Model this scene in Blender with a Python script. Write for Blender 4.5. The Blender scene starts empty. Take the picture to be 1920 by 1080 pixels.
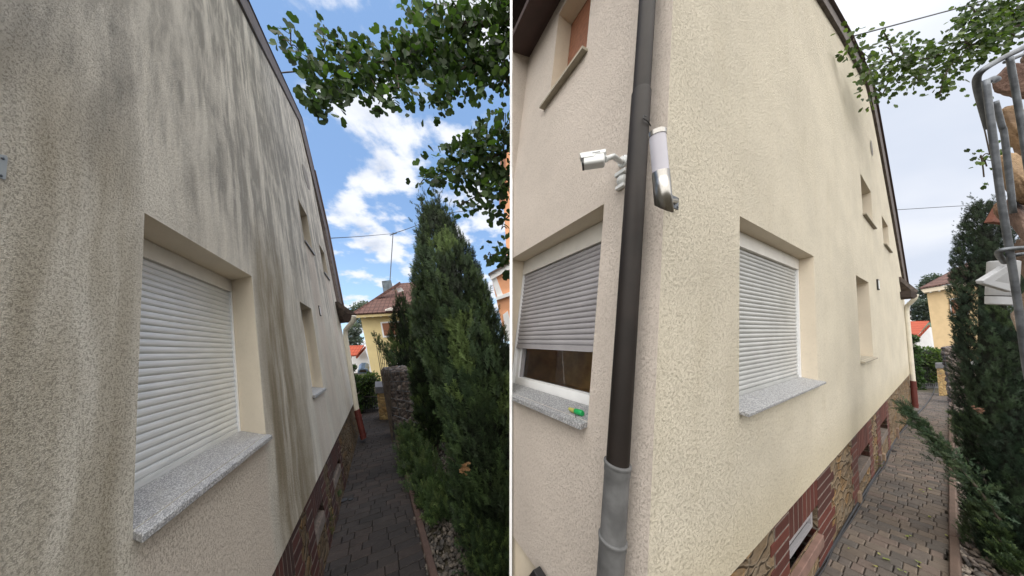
import bpy, bmesh, math, random
from mathutils import Vector, Matrix, noise
from mathutils.geometry import tessellate_polygon
R_ = random.Random(7)
SC = bpy.context.scene
COL = SC.collection
V = Vector

# ------------------------------------------------------------------ camera
F, CX, CY = 460.0, 960.0, 540.0          # focal length and centre in photo pixels (1920 x 1080)
CAM_H = 2.0
def D(x, y): return V((x - CX, y - CY, F))
UPC = D(712, 660).cross(D(1780, 619)).normalized()
if UPC.y > 0: UPC = -UPC
FWC = (V((0, 0, 1)) - UPC * UPC.z).normalized()
RTC = FWC.cross(UPC)
def c2w(v): return V((v.dot(RTC), v.dot(FWC), v.dot(UPC)))      # photo axes -> world axes
CAM = V((0, 0, CAM_H))
def ray(px, py): return c2w(D(px, py))
def at(px, py, z): return CAM + ray(px, py) * (z / F)             # point z metres in front of the lens

cam = bpy.data.cameras.new('camera'); cam_o = bpy.data.objects.new('camera', cam)
COL.objects.link(cam_o); SC.camera = cam_o
cam.sensor_width = 36; cam.lens = F / 1920 * 36; cam.clip_start = 0.05; cam.clip_end = 2000
ax, ay, az = c2w(V((1, 0, 0))), c2w(V((0, -1, 0))), c2w(V((0, 0, -1)))
m3 = Matrix((ax, ay, az)).transposed()
cam_o.matrix_world = Matrix.Translation(CAM) @ m3.to_4x4()

# ------------------------------------------------------------------ sun, sky, exposure
SUN_EL, SUN_AZ = math.radians(62), math.radians(180)     # azimuth clockwise from +Y (the view direction)
sl = bpy.data.lights.new('sun', 'SUN'); sl.energy = .9; sl.angle = math.radians(70); sl.color = (1.0, .95, .88)
so = bpy.data.objects.new('sun', sl); COL.objects.link(so)
sd = V((math.sin(SUN_AZ) * math.cos(SUN_EL), math.cos(SUN_AZ) * math.cos(SUN_EL), math.sin(SUN_EL)))
so.rotation_euler = sd.to_track_quat('Z', 'Y').to_euler(); so.location = (0, -3, 30)
SC.view_settings.view_transform = 'Standard'; SC.view_settings.look = 'None'
SC.view_settings.exposure = 1.14; SC.view_settings.gamma = 1.0

def nodes(m):
    nt = m.node_tree; nt.nodes.clear(); return nt
class NT:
    """small node helper"""
    def __init__(s, nt): s.nt = nt
    def n(s, t, **kw):
        a = s.nt.nodes.new(t)
        for k, v in kw.items():
            if k.startswith('i_'):
                key = k[2:]; key = int(key) if key.isdigit() else key
                a.inputs[key].default_value = v
            else: setattr(a, k, v)
        return a
    def l(s, a, b): s.nt.links.new(a, b)
    def val(s, x, sock):
        if isinstance(x, (int, float)): sock.default_value = x
        else: s.l(x, sock)
    def math(s, op, a, b=None, c=None, clamp=False):
        q = s.n('ShaderNodeMath', operation=op, use_clamp=clamp)
        for i, x in enumerate((a, b, c)):
            if x is not None: s.val(x, q.inputs[i])
        return q.outputs[0]
    def sep(s, v):
        q = s.n('ShaderNodeSeparateXYZ'); s.l(v, q.inputs[0]); return q.outputs
    def comb(s, x, y, z):
        q = s.n('ShaderNodeCombineXYZ')
        for i, a in enumerate((x, y, z)): s.val(a, q.inputs[i])
        return q.outputs[0]
    def mapv(s, v, sc=(1, 1, 1), loc=(0, 0, 0)):
        q = s.n('ShaderNodeMapping'); q.inputs['Scale'].default_value = sc; q.inputs['Location'].default_value = loc
        s.l(v, q.inputs[0]); return q.outputs[0]
    def noise(s, v, scale, detail=3, rough=.5, dist=0, out=0):
        q = s.n('ShaderNodeTexNoise'); s.l(v, q.inputs['Vector'])
        q.inputs['Scale'].default_value = scale; q.inputs['Detail'].default_value = detail
        q.inputs['Roughness'].default_value = rough; q.inputs['Distortion'].default_value = dist
        return q.outputs[out]
    def smooth(s, x, a, b, lo=0., hi=1.):
        q = s.n('ShaderNodeMapRange', interpolation_type='SMOOTHSTEP'); s.val(x, q.inputs[0])
        for i, y in enumerate((a, b, lo, hi)): q.inputs[i + 1].default_value = y
        return q.outputs[0]
    def mix(s, f, a, b, bt='MIX'):
        q = s.n('ShaderNodeMix', data_type='RGBA', blend_type=bt)
        s.val(f, q.inputs[0])
        for sock, x in ((q.inputs[6], a), (q.inputs[7], b)):
            if isinstance(x, (tuple, list)): sock.default_value = tuple(x[:3]) + (1,)
            else: s.l(x, sock)
        return q.outputs[2]

world = bpy.data.worlds.new('World'); SC.world = world; world.use_nodes = True
w = NT(nodes(world))
tc = w.n('ShaderNodeTexCoord'); dirv = tc.outputs['Generated']
sky = w.n('ShaderNodeTexSky', sky_type='NISHITA'); sky.sun_disc = False
sky.sun_elevation = SUN_EL; sky.sun_rotation = SUN_AZ; sky.altitude = 200; sky.dust_density = .6; sky.ozone_density = 2.5
X, Y, Z = w.sep(dirv)
skyb = w.mix(1.0, sky.outputs[0], (.09, .10, .115), 'MULTIPLY')
skyb = w.mix(.65, skyb, w.mix(w.smooth(Z, .0, .55), (.28, .40, .52), (.15, .245, .40)))
# cumulus over the left of the view, projected on a cloud layer overhead
den = w.math('MAXIMUM', w.math('ADD', Z, .25), .08)
cu = w.comb(w.math('DIVIDE', X, den), w.math('DIVIDE', Y, den), 0.0)
cl1 = w.noise(w.mapv(cu, (1, 1, 1), (3.1, 1.7, .3)), 3.6, 9, .56, .1)
cmask = w.smooth(cl1, .485, .61)
cl2 = w.noise(w.mapv(cu, (1, 1, 1), (3.16, 1.78, .3)), 3.6, 6, .55, .1)
cloudc = w.mix(w.smooth(cl2, .52, .75), (.45, .465, .50), (.30, .33, .39))
left = w.mix(cmask, skyb, cloudc)
# an overcast veil over everything to the right, behind and overhead
ov = w.noise(cu, 1.3, 4, .5, .4)
overc = w.mix(w.smooth(ov, .35, .7), (.33, .36, .42), (.42, .435, .47))
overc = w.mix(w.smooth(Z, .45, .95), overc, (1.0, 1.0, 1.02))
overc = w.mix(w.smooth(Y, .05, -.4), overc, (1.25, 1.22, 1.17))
azf = w.smooth(w.math('DIVIDE', X, w.math('MAXIMUM', Y, .05)), .15, .75)
azf = w.math('MAXIMUM', azf, w.smooth(Y, .12, -.15))
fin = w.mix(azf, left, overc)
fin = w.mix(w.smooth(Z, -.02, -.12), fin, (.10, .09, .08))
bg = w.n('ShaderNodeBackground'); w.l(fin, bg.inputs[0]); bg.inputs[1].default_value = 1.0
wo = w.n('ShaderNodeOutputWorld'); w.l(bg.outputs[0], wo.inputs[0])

# ------------------------------------------------------------------ frames
class Frame:
    def __init__(s, o, eu, ev, ew): s.o, s.eu, s.ev, s.ew = o, eu, ev, ew; s.M = Matrix((eu, ev, ew)).transposed(); s.I = s.M.inverted()
    def __call__(s, u, v, w=0.): return s.o + s.eu * u + s.ev * v + s.ew * w
    def loc(s, p): return s.I @ (p - s.o)
    def hitw(s, px, py, w0=0.):
        d = s.I @ ray(px, py); c = s.loc(CAM); t = (w0 - c.z) / d.z; q = c + d * t; return q.x, q.y
    def hitu(s, px, py, u0=0.):
        d = s.I @ ray(px, py); c = s.loc(CAM); t = (u0 - c.x) / d.x; q = c + d * t; return q.z, q.y
ID = Frame(V((0, 0, 0)), V((1, 0, 0)), V((0, 1, 0)), V((0, 0, 1)))
def plane_pt(px, py, N, k): r = ray(px, py); return CAM + r * (k / N.dot(r))

def mkframe(vx, vz, vw, sw, contact, org):
    eu = ray(*vx).normalized(); ev = ray(*vz).normalized()
    if ev.z < 0: ev = -ev
    ew = ray(*vw).normalized() * sw
    N = eu.cross(ev)
    r = ray(*contact); k = -CAM_H / r.z * N.dot(r)      # the plane passes where the wall foot meets z = 0
    return Frame(plane_pt(*org, N, k), eu, ev, ew)
FL = mkframe((712, 660), (327, -1100), (-754, 776), -1, (610, 1080), (271, 399))      # left, stained house
FR = mkframe((1780, 619), (1400, -3100), (701, 638), -1, (1543, 1080), (1238, 540))   # right, clean house

def zg(x, y):
    r = math.hypot(x, y); f = min(max((x / max(r, .01) - .1) / .5, 0), 1)
    return -.034 * f * min(max(0, r - 4.5), 30)
def G(px, py):
    r = ray(px, py); z = 0.
    for _ in range(30):
        t = (z - CAM_H) / r.z; p = CAM + r * t; z = zg(p.x, p.y)
    return V((p.x, p.y, z))

# ------------------------------------------------------------------ mesh helpers
class MB:
    def __init__(s, fr=ID): s.v = []; s.f = []; s.fr = fr; s.c = []; s.col = (1, 1, 1)
    def add(s, vs, fs):
        b = len(s.v); s.v += [V(q) for q in vs]; s.f += [tuple(b + i for i in f) for f in fs]; s.c += [s.col] * len(fs)
        return s
    def box(s, a0, a1, b0, b1, c0, c1):
        s.add([(a, b, c) for a in (a0, a1) for b in (b0, b1) for c in (c0, c1)],
              [(0, 1, 3, 2), (4, 6, 7, 5), (0, 4, 5, 1), (2, 3, 7, 6), (0, 2, 6, 4), (1, 5, 7, 3)]); return s
    def prism(s, pts, d):      # closed prism, pts 3-D list, d offset vector
        n = len(pts); d = V(d); P = [V(p) for p in pts]
        tri = tessellate_polygon([P])
        s.add(P + [p + d for p in P], [tuple(t) for t in tri] + [tuple(n + i for i in t[::-1]) for t in tri]
              + [(i, (i + 1) % n, n + (i + 1) % n, n + i) for i in range(n)]); return s
    def poly(s, loops):
        P = [[V(p) for p in l] for l in loops]; flat = [p for l in P for p in l]
        s.add(flat, [tuple(t) for t in tessellate_polygon(P)]); return s
    def tube(s, pts, r, n=10, cap=True, squash=None):
        P = [V(p) for p in pts]; m = len(P); rr = r if isinstance(r, (list, tuple)) else [r] * m
        base = len(s.v); prev = None; vs = []
        for i, p in enumerate(P):
            t = (P[min(i + 1, m - 1)] - P[max(i - 1, 0)]).normalized()
            if prev is None:
                a = t.cross(V((0, 0, 1)));
                if a.length < .1: a = t.cross(V((0, 1, 0)))
                a.normalize()
            else: a = (prev - t * prev.dot(t)).normalized()
            prev = a; b = t.cross(a)
            for k in range(n):
                q = 2 * math.pi * k / n; vs.append(p + (a * math.cos(q) + b * math.sin(q)) * rr[i])
        fs = [(i * n + k, i * n + (k + 1) % n, (i + 1) * n + (k + 1) % n, (i + 1) * n + k) for i in range(m - 1) for k in range(n)]
        if cap: fs += [tuple(range(n - 1, -1, -1)), tuple((m - 1) * n + k for k in range(n))]
        s.add(vs, fs); return s
    def build(s, name, mat, parent=None, smooth=False, bevel=0, clip=False, solid=0, sharp=None):
        W = [s.fr(*v) for v in s.v]
        o0 = parent_origin(parent)
        me = bpy.data.meshes.new(name); me.from_pydata([q - o0 for q in W], [], s.f); me.update()
        at_ = me.attributes.new('hc', 'FLOAT_VECTOR', 'POINT')
        at_.data.foreach_set('vector', [c for v in s.v for c in v])
        ca = me.attributes.new('tint', 'FLOAT_COLOR', 'CORNER'); flat = []
        for pgn, c in zip(me.polygons, s.c): flat += (list(c) + [1.]) * pgn.loop_total
        ca.data.foreach_set('color', flat)
        o = bpy.data.objects.new(name, me); COL.objects.link(o)
        if parent: o.parent = parent
        if mat: me.materials.append(mat)
        bm = bmesh.new(); bm.from_mesh(me)
        if not clip and len(s.f) < 20000: bmesh.ops.recalc_face_normals(bm, faces=bm.faces)
        if clip:
            nrm = c2w(V((1, 0, 0))); bmesh.ops.bisect_plane(bm, geom=bm.verts[:] + bm.edges[:] + bm.faces[:], dist=1e-5,
                     plane_co=CAM + nrm * .003 - o0, plane_no=nrm, clear_inner=True)
        bm.to_mesh(me); bm.free()
        if smooth:
            for pgn in me.polygons: pgn.use_smooth = True
            if sharp:
                me.set_sharp_from_angle(angle=math.radians(sharp))
        if bevel:
            md = o.modifiers.new('bevel', 'BEVEL'); md.width = bevel; md.segments = 2; md.limit_method = 'ANGLE'
        if solid:
            md = o.modifiers.new('solid', 'SOLIDIFY'); md.thickness = solid
        return o
def parent_origin(p):
    q = V((0, 0, 0))
    while p is not None: q += V(p.location); p = p.parent
    return q
def tag(o, label=None, cat=None, group=None, kind=None):
    for k, v in (('label', label), ('category', cat), ('group', group), ('kind', kind)):
        if v: o[k] = v
    return o
def thing(name, label, cat, loc, group=None):
    o = bpy.data.objects.new(name, None); COL.objects.link(o); o.location = loc; o.empty_display_size = .1
    return tag(o, label, cat, group)

# ------------------------------------------------------------------ materials
MATS = {}
def M(name):
    m = bpy.data.materials.new(name); m.use_nodes = True; q = NT(nodes(m)); MATS[name] = m
    q.b = q.n('ShaderNodeBsdfPrincipled'); q.out = q.n('ShaderNodeOutputMaterial'); q.l(q.b.outputs[0], q.out.inputs[0])
    q.hc = q.n('ShaderNodeAttribute', attribute_name='hc').outputs['Vector']
    q.tint = q.n('ShaderNodeAttribute', attribute_name='tint').outputs['Color']
    q.m = m
    return q
def setc(q, c, rough=.6, metal=0., spec=.5):
    if isinstance(c, (tuple, list)): q.b.inputs['Base Color'].default_value = tuple(c[:3]) + (1,)
    else: q.l(c, q.b.inputs['Base Color'])
    q.val(rough, q.b.inputs['Roughness']); q.b.inputs['Metallic'].default_value = metal
    q.b.inputs['Specular IOR Level'].default_value = spec
def bump(q, h, strength=.5, dist=.01):
    b = q.n('ShaderNodeBump'); b.inputs['Strength'].default_value = strength; b.inputs['Distance'].default_value = dist
    q.l(h, b.inputs['Height']); q.l(b.outputs[0], q.b.inputs['Normal'])

def plaster_height(q, p, big=1.0):
    """scratched render: short grooves dragged between coarse grains"""
    n1 = q.noise(q.mapv(p, (1.3, .7, 1)), 70 * big, 7, .78, .15); n2 = q.noise(q.mapv(p, (.75, 1.35, 1), (3, 7, 1)), 80 * big, 7, .78, .15)
    groove = q.math('SUBTRACT', 1.0, q.math('MAXIMUM', q.smooth(n1, .54, .62), q.smooth(n2, .56, .64)))
    fine = q.noise(p, 170 * big, 3, .65)
    h = q.math('ADD', q.math('MULTIPLY', groove, .6), q.math('MULTIPLY', fine, 1.2))
    return h, groove

def stucco(name, base, us=1., groove_col=(.5, .48, .42), gmix=.3, bstr=.7, post=None, big=1.0, rough=.9, bd=.006, spk=.0):
    q = M(name); p = q.mapv(q.hc, (us, 1, us if False else 1))
    h, groove = plaster_height(q, p, big)
    big_ = q.noise(p, 1.7, 5, .6); c = q.mix(q.smooth(big_, .3, .7), [x * .93 for x in base], [min(1, x * 1.04) for x in base])
    if post: c = post(q, p, c)
    c = q.mix(q.math('MULTIPLY', q.math('SUBTRACT', 1.0, groove), gmix), c, q.mix(1.0, c, groove_col, 'MULTIPLY'))
    sp = q.noise(q.mapv(p, (1.3, .8, 1)), 30 * big, 9, .82, .1); c = q.mix(q.math('MULTIPLY', q.smooth(sp, .49, .60), spk), c, q.mix(1.0, c, (.68, .66, .62), 'MULTIPLY'))
    setc(q, c, rough, 0, .2); bump(q, h, bstr, bd)
    return q.m
def hitv(fr, px, py, v0):
    d = fr.I @ ray(px, py); c = fr.loc(CAM); t = (v0 - c.y) / d.y; q = c + d * t; return q.x, q.z
US = 1.62      # the right house is long in its own frame: textures along it are scaled back

# ---- plaster of the left house: algae and soot running down the render
def clean_rect(q, U, Vv, u0, u1, v0, v1, su=.05, sv=.3):
    a = q.math('MULTIPLY', q.smooth(U, u0 - su, u0 + su), q.smooth(U, u1 + su, u1 - su))
    b = q.math('MULTIPLY', q.smooth(Vv, v0 - sv, v0 + sv), q.smooth(Vv, v1 + .02, v1 - .02))
    return q.math('MULTIPLY', a, b)
def dirty_post(q, p, c):
    U, Vv, W_ = q.sep(q.hc)
    wob = q.noise(p, 1.4, 2); Uw = q.math('ADD', U, q.math('MULTIPLY', q.math('SUBTRACT', wob, .5), .16))
    sv = q.comb(Uw, q.math('MULTIPLY', Vv, .13), 0.0)
    s1 = q.noise(sv, 4.6, 6, .66); s2 = q.noise(q.mapv(sv, (1, .22, 1), (4, 2, 0)), 20, 4, .65)
    blot = q.noise(q.mapv(p, (1, .6, 1)), 3.2, 6, .62)
    hi = q.smooth(Vv, -.5, .9)
    far = q.smooth(U, .9, 2.2)
    # soot grey, heavier high up and towards the back
    a = q.math('MULTIPLY', q.smooth(s1, .34, .66), q.math('ADD', q.math('MULTIPLY', hi, .62), .26))
    a = q.math('ADD', a, q.math('MULTIPLY', q.math('MULTIPLY', q.smooth(s2, .45, .64), q.smooth(U, .2, 1.2)), q.math('MULTIPLY', hi, .62)))
    a = q.math('MULTIPLY', a, q.math('ADD', q.smooth(blot, .25, .62), .35), None, True)
    grey = q.mix(s2, (.31, .295, .262), (.46, .44, .40))
    c = q.mix(a, c, grey)
    # olive brown algae lower down, left and right of the window
    b = q.math('MULTIPLY', q.smooth(q.noise(sv, 3.1, 3, .6), .36, .60), q.smooth(Vv, 1.0, -.4))
    blot = q.noise(p, 1.6, 4, .6)
    side = q.math('ADD', q.smooth(U, .05, -.15), q.math('MULTIPLY', q.smooth(U, 1.05, 1.25), q.smooth(U, 3.6, 2.2)), None, True)
    b = q.math('MULTIPLY', b, side)
    b = q.math('MULTIPLY', b, q.math('ADD', q.math('MULTIPLY', blot, 1.3), .05), None, True)
    c = q.mix(q.math('MULTIPLY', b, .80), c, (.31, .255, .165))
    run = q.math('MULTIPLY', q.smooth(Uw, 1.16, 1.34), q.smooth(Uw, 2.25, 1.75)); run = q.math('MULTIPLY', run, q.smooth(Vv, 1.0, -.1))
    run = q.math('MULTIPLY', run, q.math('ADD', q.math('MULTIPLY', q.smooth(q.noise(sv, 9, 4, .6), .3, .65), .6), .25))
    c = q.mix(run, c, (.25, .205, .13))
    lf = q.math('MULTIPLY', q.smooth(Uw, .02, -.12), q.smooth(Vv, .6, -.3)); lf = q.math('MULTIPLY', lf, q.smooth(q.noise(sv, 6, 4, .6), .30, .62))
    c = q.mix(q.math('MULTIPLY', lf, .42), c, (.34, .285, .19))
    base = (.74, .66, .58)
    # protected below the sills
    cl = clean_rect(q, Uw, Vv, .02, 1.10, -3, L_SILL, .05, .3)
    for r in L_CLEAN: cl = q.math('MAXIMUM', cl, q.math('MULTIPLY', clean_rect(q, Uw, Vv, *r), .75))
    c = q.mix(q.math('MULTIPLY', cl, .8), c, base)
    # band kept clean along the corner by the downpipe
    cb = q.math('MULTIPLY', q.smooth(q.math('ADD', Uw, q.math('MULTIPLY', Vv, L_CB[1])), L_CB[0] + .02, L_CB[0] - .02), q.smooth(Vv, .55, .75))
    c = q.mix(q.math('MULTIPLY', cb, .8), c, (.70, .64, .53))
    return c
def clean_post(q, p, c):
    U, Vv, W_ = q.sep(q.hc)
    sv = q.comb(q.math('MULTIPLY', U, 1 / US), q.math('MULTIPLY', Vv, .16), W_)
    s1 = q.noise(sv, 6, 4, .6)
    low = q.smooth(Vv, -.2, -1.5)
    c = q.mix(q.math('MULTIPLY', q.smooth(s1, .45, .75), .15), c, (.58, .50, .34))
    foot = q.smooth(q.math('ADD', Vv, q.math('MULTIPLY', s1, .3)), -.85, -1.35)
    c = q.mix(q.math('MULTIPLY', foot, .30), c, (.60, .50, .28))
    return c

# ---- geometry constants of the two long walls, read on their own planes
def rect(fr, tl, br): a = fr.hitw(*tl); b = fr.hitw(*br); return (a[0], b[0], b[1], a[1])
LU1, _ = FL.hitw(472, 519); LVB = FL.hitw(493.6, 817.5)[1]
LW1 = (0, LU1, LVB, 0)
LD = -hitv(FL, 434, 527, 0)[1]
LW2 = rect(FL, (558, 371), (576, 407)); LW2 = (LW2[0], LW2[1], FL.hitw(589, 478)[1], LW2[3])
LW3 = rect(FL, (597.8, 456.5), (607.4, 472)); LW3 = (LW3[0], LW3[1], FL.hitw(617, 524)[1], LW3[3])
LW4 = rect(FL, (561.7, 565), (584, 580)); LW4 = (LW4[0], LW4[1], FL.hitw(603, 729)[1], LW4[3])
L_SILL = LVB - .04
L_CLEAN = [(r[0] + .02, r[1] - .02, r[2] - 3.0, r[2] - .04, .06, 1.2) for r in (LW2, LW3, LW4)]
_c = FL.hitw(22, 0); _d = FL.hitw(0, 110); _k = (_c[0] - _d[0]) / (_c[1] - _d[1]); L_CB = (_c[0] - _k * _c[1], -_k)

m_dirty = stucco('stained_plaster', (.88, .84, .75), 1, (.40, .36, .30), .30, 1., dirty_post, 1.45, bd=.012, spk=.36)
m_side = stucco('cream_plaster', (.84, .775, .64), 1 / US, (.50, .46, .38), .27, 1., clean_post, 1.4, bd=.012, spk=.36)
m_fac = stucco('pink_cream_plaster', (.84, .75, .67), 1, (.5, .45, .42), .25, 1., None, 1.5, bd=.011, spk=.34)
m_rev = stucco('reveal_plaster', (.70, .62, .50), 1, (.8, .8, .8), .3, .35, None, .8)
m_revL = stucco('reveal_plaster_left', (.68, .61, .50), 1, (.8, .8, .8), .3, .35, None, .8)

q = M('granite'); v1 = q.noise(q.hc, 210, 3, .7); v2 = q.n('ShaderNodeTexVoronoi'); v2.inputs['Scale'].default_value = 190; q.l(q.hc, v2.inputs[0])
c = q.mix(q.smooth(v1, .38, .62), (.17, .17, .18), (.44, .44, .44)); c = q.mix(q.smooth(q.sep(v2.outputs['Color'])[0], .62, .8), c, (.62, .62, .62))
st = q.noise(q.hc, 9, 5, .7); c = q.mix(q.math('MULTIPLY', q.smooth(st, .5, .68), .35), c, (.42, .41, .38)); c = q.mix(1., c, (.72, .73, .75), 'MULTIPLY'); setc(q, c, .5); bump(q, v1, .15, .002); m_granite = q.m
m_bsill = None
def simple(name, c, rough=.5, metal=0., n=0., ns=8., bs=0., bsc=60, spec=.5):
    q = M(name); nn = q.noise(q.hc, ns, 4, .6)
    col = q.mix(q.smooth(nn, .3, .7), [x * (1 - n) for x in c], [min(1, x * (1 + n)) for x in c]); setc(q, col, rough, metal, spec)
    if bs: bump(q, q.noise(q.hc, bsc, 4, .6), bs, .004)
    return q.m
q = M('shutter_slats'); U, Vv, _w = q.sep(q.hc)
c = q.mix(q.smooth(q.noise(q.mapv(q.hc, (1, 14, 1)), 6, 4, .6), .3, .7), (.55, .575, .59), (.66, .68, .69)); setc(q, c, .42, .25); m_slat = q.m
m_slat3 = simple('shutter_slats_pale', (.43, .435, .43), .45, .15, .08, 4)
m_slat2 = simple('shutter_slats_grey', (.36, .35, .37), .45, .2, .08, 4)
m_alu = simple('shutter_housing', (.62, .60, .56), .5, 0, .05)
m_pvc = simple('white_window_frame', (.80, .81, .82), .35, 0, .03)
m_grime = simple('dark_joint', (.03, .028, .025), .9)
q = M('window_glass'); setc(q, (.012, .010, .008), .06, 0, .8); m_glass = q.m
m_dwood = simple('dark_stained_wood', (.035, .022, .018), .6, 0, .35, 14, .3, 40)
m_verge = simple('weathered_verge_board', (.085, .065, .055), .7, 0, .4, 10, .3, 50)
m_brownsh = simple('brown_wood_shutter', (.24, .10, .055), .6, 0, .2, 30)
m_pipeblk = simple('anthracite_pipe', (.012, .0085, .007), .6, .0, .3, 5, .05, 90, .3)
m_pipegrey = simple('grey_plastic_pipe', (.105, .106, .108), .55, 0, .3, 7, .06, 70, .35)
m_pipecream = simple('cream_painted_pipe', (.66, .62, .52), .5, 0, .08, 4)
m_pipered = simple('red_brown_standpipe', (.11, .025, .020), .5, 0, .15, 6)
m_white = simple('white_enamel', (.70, .72, .72), .35, 0, .03)
m_black = simple('black_rubber', (.015, .015, .016), .45)
m_cable = simple('black_cable', (.02, .02, .022), .5)
q = M('brushed_steel'); nn = q.noise(q.mapv(q.hc, (60, 60, 1.5)), 8, 3, .6)
setc(q, q.mix(nn, (.25, .24, .225), (.46, .445, .42)), .28, 1.0); m_steel = q.m
m_galv = simple('galvanised_wire', (.12, .13, .145), .5, .7, .35, 30, .2, 200)
m_screw = simple('screw_metal', (.08, .085, .09), .35, .8)

def masonry_mats(suffix, dark, us):
    q = M('rubble_stone' + suffix); p = q.mapv(q.hc, (1 / us, 1, 1)); pd = q.n('ShaderNodeVectorMath', operation='ADD')
    nz = q.n('ShaderNodeTexNoise'); nz.inputs['Scale'].default_value = 6; q.l(p, nz.inputs['Vector'])
    sc_ = q.n('ShaderNodeVectorMath', operation='SCALE'); q.l(nz.outputs['Color'], sc_.inputs[0]); sc_.inputs['Scale'].default_value = .16
    q.l(p, pd.inputs[0]); q.l(sc_.outputs[0], pd.inputs[1]); pp = q.mapv(pd.outputs[0], (6.5, 12, 4))
    e = q.n('ShaderNodeTexVoronoi', feature='DISTANCE_TO_EDGE'); e.inputs['Scale'].default_value = 1.; q.l(pp, e.inputs[0])
    k = q.n('ShaderNodeTexVoronoi'); k.inputs['Scale'].default_value = 1.; q.l(pp, k.inputs[0]); ks = q.sep(k.outputs['Color'])
    c = q.mix(ks[0], (.13 * dark, .085 * dark, .05 * dark), (.26 * dark, .19 * dark, .115 * dark)); c = q.mix(q.math('MULTIPLY', q.smooth(ks[1], .6, .9), .7), c, (.30 * dark, .17 * dark, .065 * dark))
    gr = q.noise(p, 26, 6, .7); c = q.mix(q.smooth(gr, .35, .7), q.mix(1., c, (.5, .48, .45), 'MULTIPLY'), c)
    big = q.noise(p, 5, 5, .65); c = q.mix(q.smooth(big, .4, .65), c, (.17 * dark, .13 * dark, .09 * dark)); c = q.mix(q.math('MULTIPLY', q.smooth(e.outputs[0], .05, .0), .6), c, (.16 * dark, .14 * dark, .11 * dark)); setc(q, c, .9, 0, .2)
    h = q.math('ADD', q.math('MULTIPLY', q.smooth(e.outputs[0], 0, .16), 1.), q.math('MULTIPLY', gr, .6)); bump(q, h, .9, .03)
    st = q.m
    q = M('brick' + suffix); gr = q.noise(q.hc, 22, 5, .65); c = q.mix(1., q.tint, q.mix(gr, (.6, .6, .6), (1.2, 1.15, 1.1)), 'MULTIPLY')
    setc(q, c, .75, 0, .3); bump(q, gr, .35, .004)
    return st, q.m
m_stoneL, m_brick = masonry_mats('_left', .75, 1)
m_stoneR, m_brick2 = masonry_mats('_right', 1.15, US)
m_mortar = simple('mortar', (.17, .14, .12), .95, 0, .2, 20, .5, 90)
m_mortarL = simple('mortar_dark', (.13, .105, .09), .95, 0, .25, 20, .5, 90)
m_sand = simple('sandstone', (.17, .10, .08), .8, 0, .18, 9, .4, 80)

# ------------------------------------------------------------------ builders
def wall_sheet(fr, outer, holes, mat, name, parent, w0=0., thick=.0, revd=None, clip=False):
    mb = MB(fr); mb.poly([[(u, v, w0) for u, v in outer]] + [[(h[0], h[2], w0), (h[0], h[3], w0), (h[1], h[3], w0), (h[1], h[2], w0)] for h in holes])
    return mb.build(name, mat, parent, clip=clip)
def reveal(fr, h, d, mat, parent, w0=0., clip=False, name='reveal'):
    u0, u1, v0, v1 = h; mb = MB(fr); t = .0
    mb.add([(u0, v0, w0), (u0, v0, -d), (u0, v1, -d), (u0, v1, w0)], [(0, 1, 2, 3)])
    mb.add([(u1, v0, w0), (u1, v0, -d), (u1, v1, -d), (u1, v1, w0)], [(0, 1, 2, 3)])
    mb.add([(u0, v1, w0), (u1, v1, w0), (u1, v1, -d), (u0, v1, -d)], [(0, 1, 2, 3)])
    mb.add([(u0, v0 - .04, w0), (u1, v0 - .04, w0), (u1, v0 - .04, -d), (u0, v0 - .04, -d)], [(0, 1, 2, 3)])
    return mb.build(name, mat, parent, clip=clip)
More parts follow.
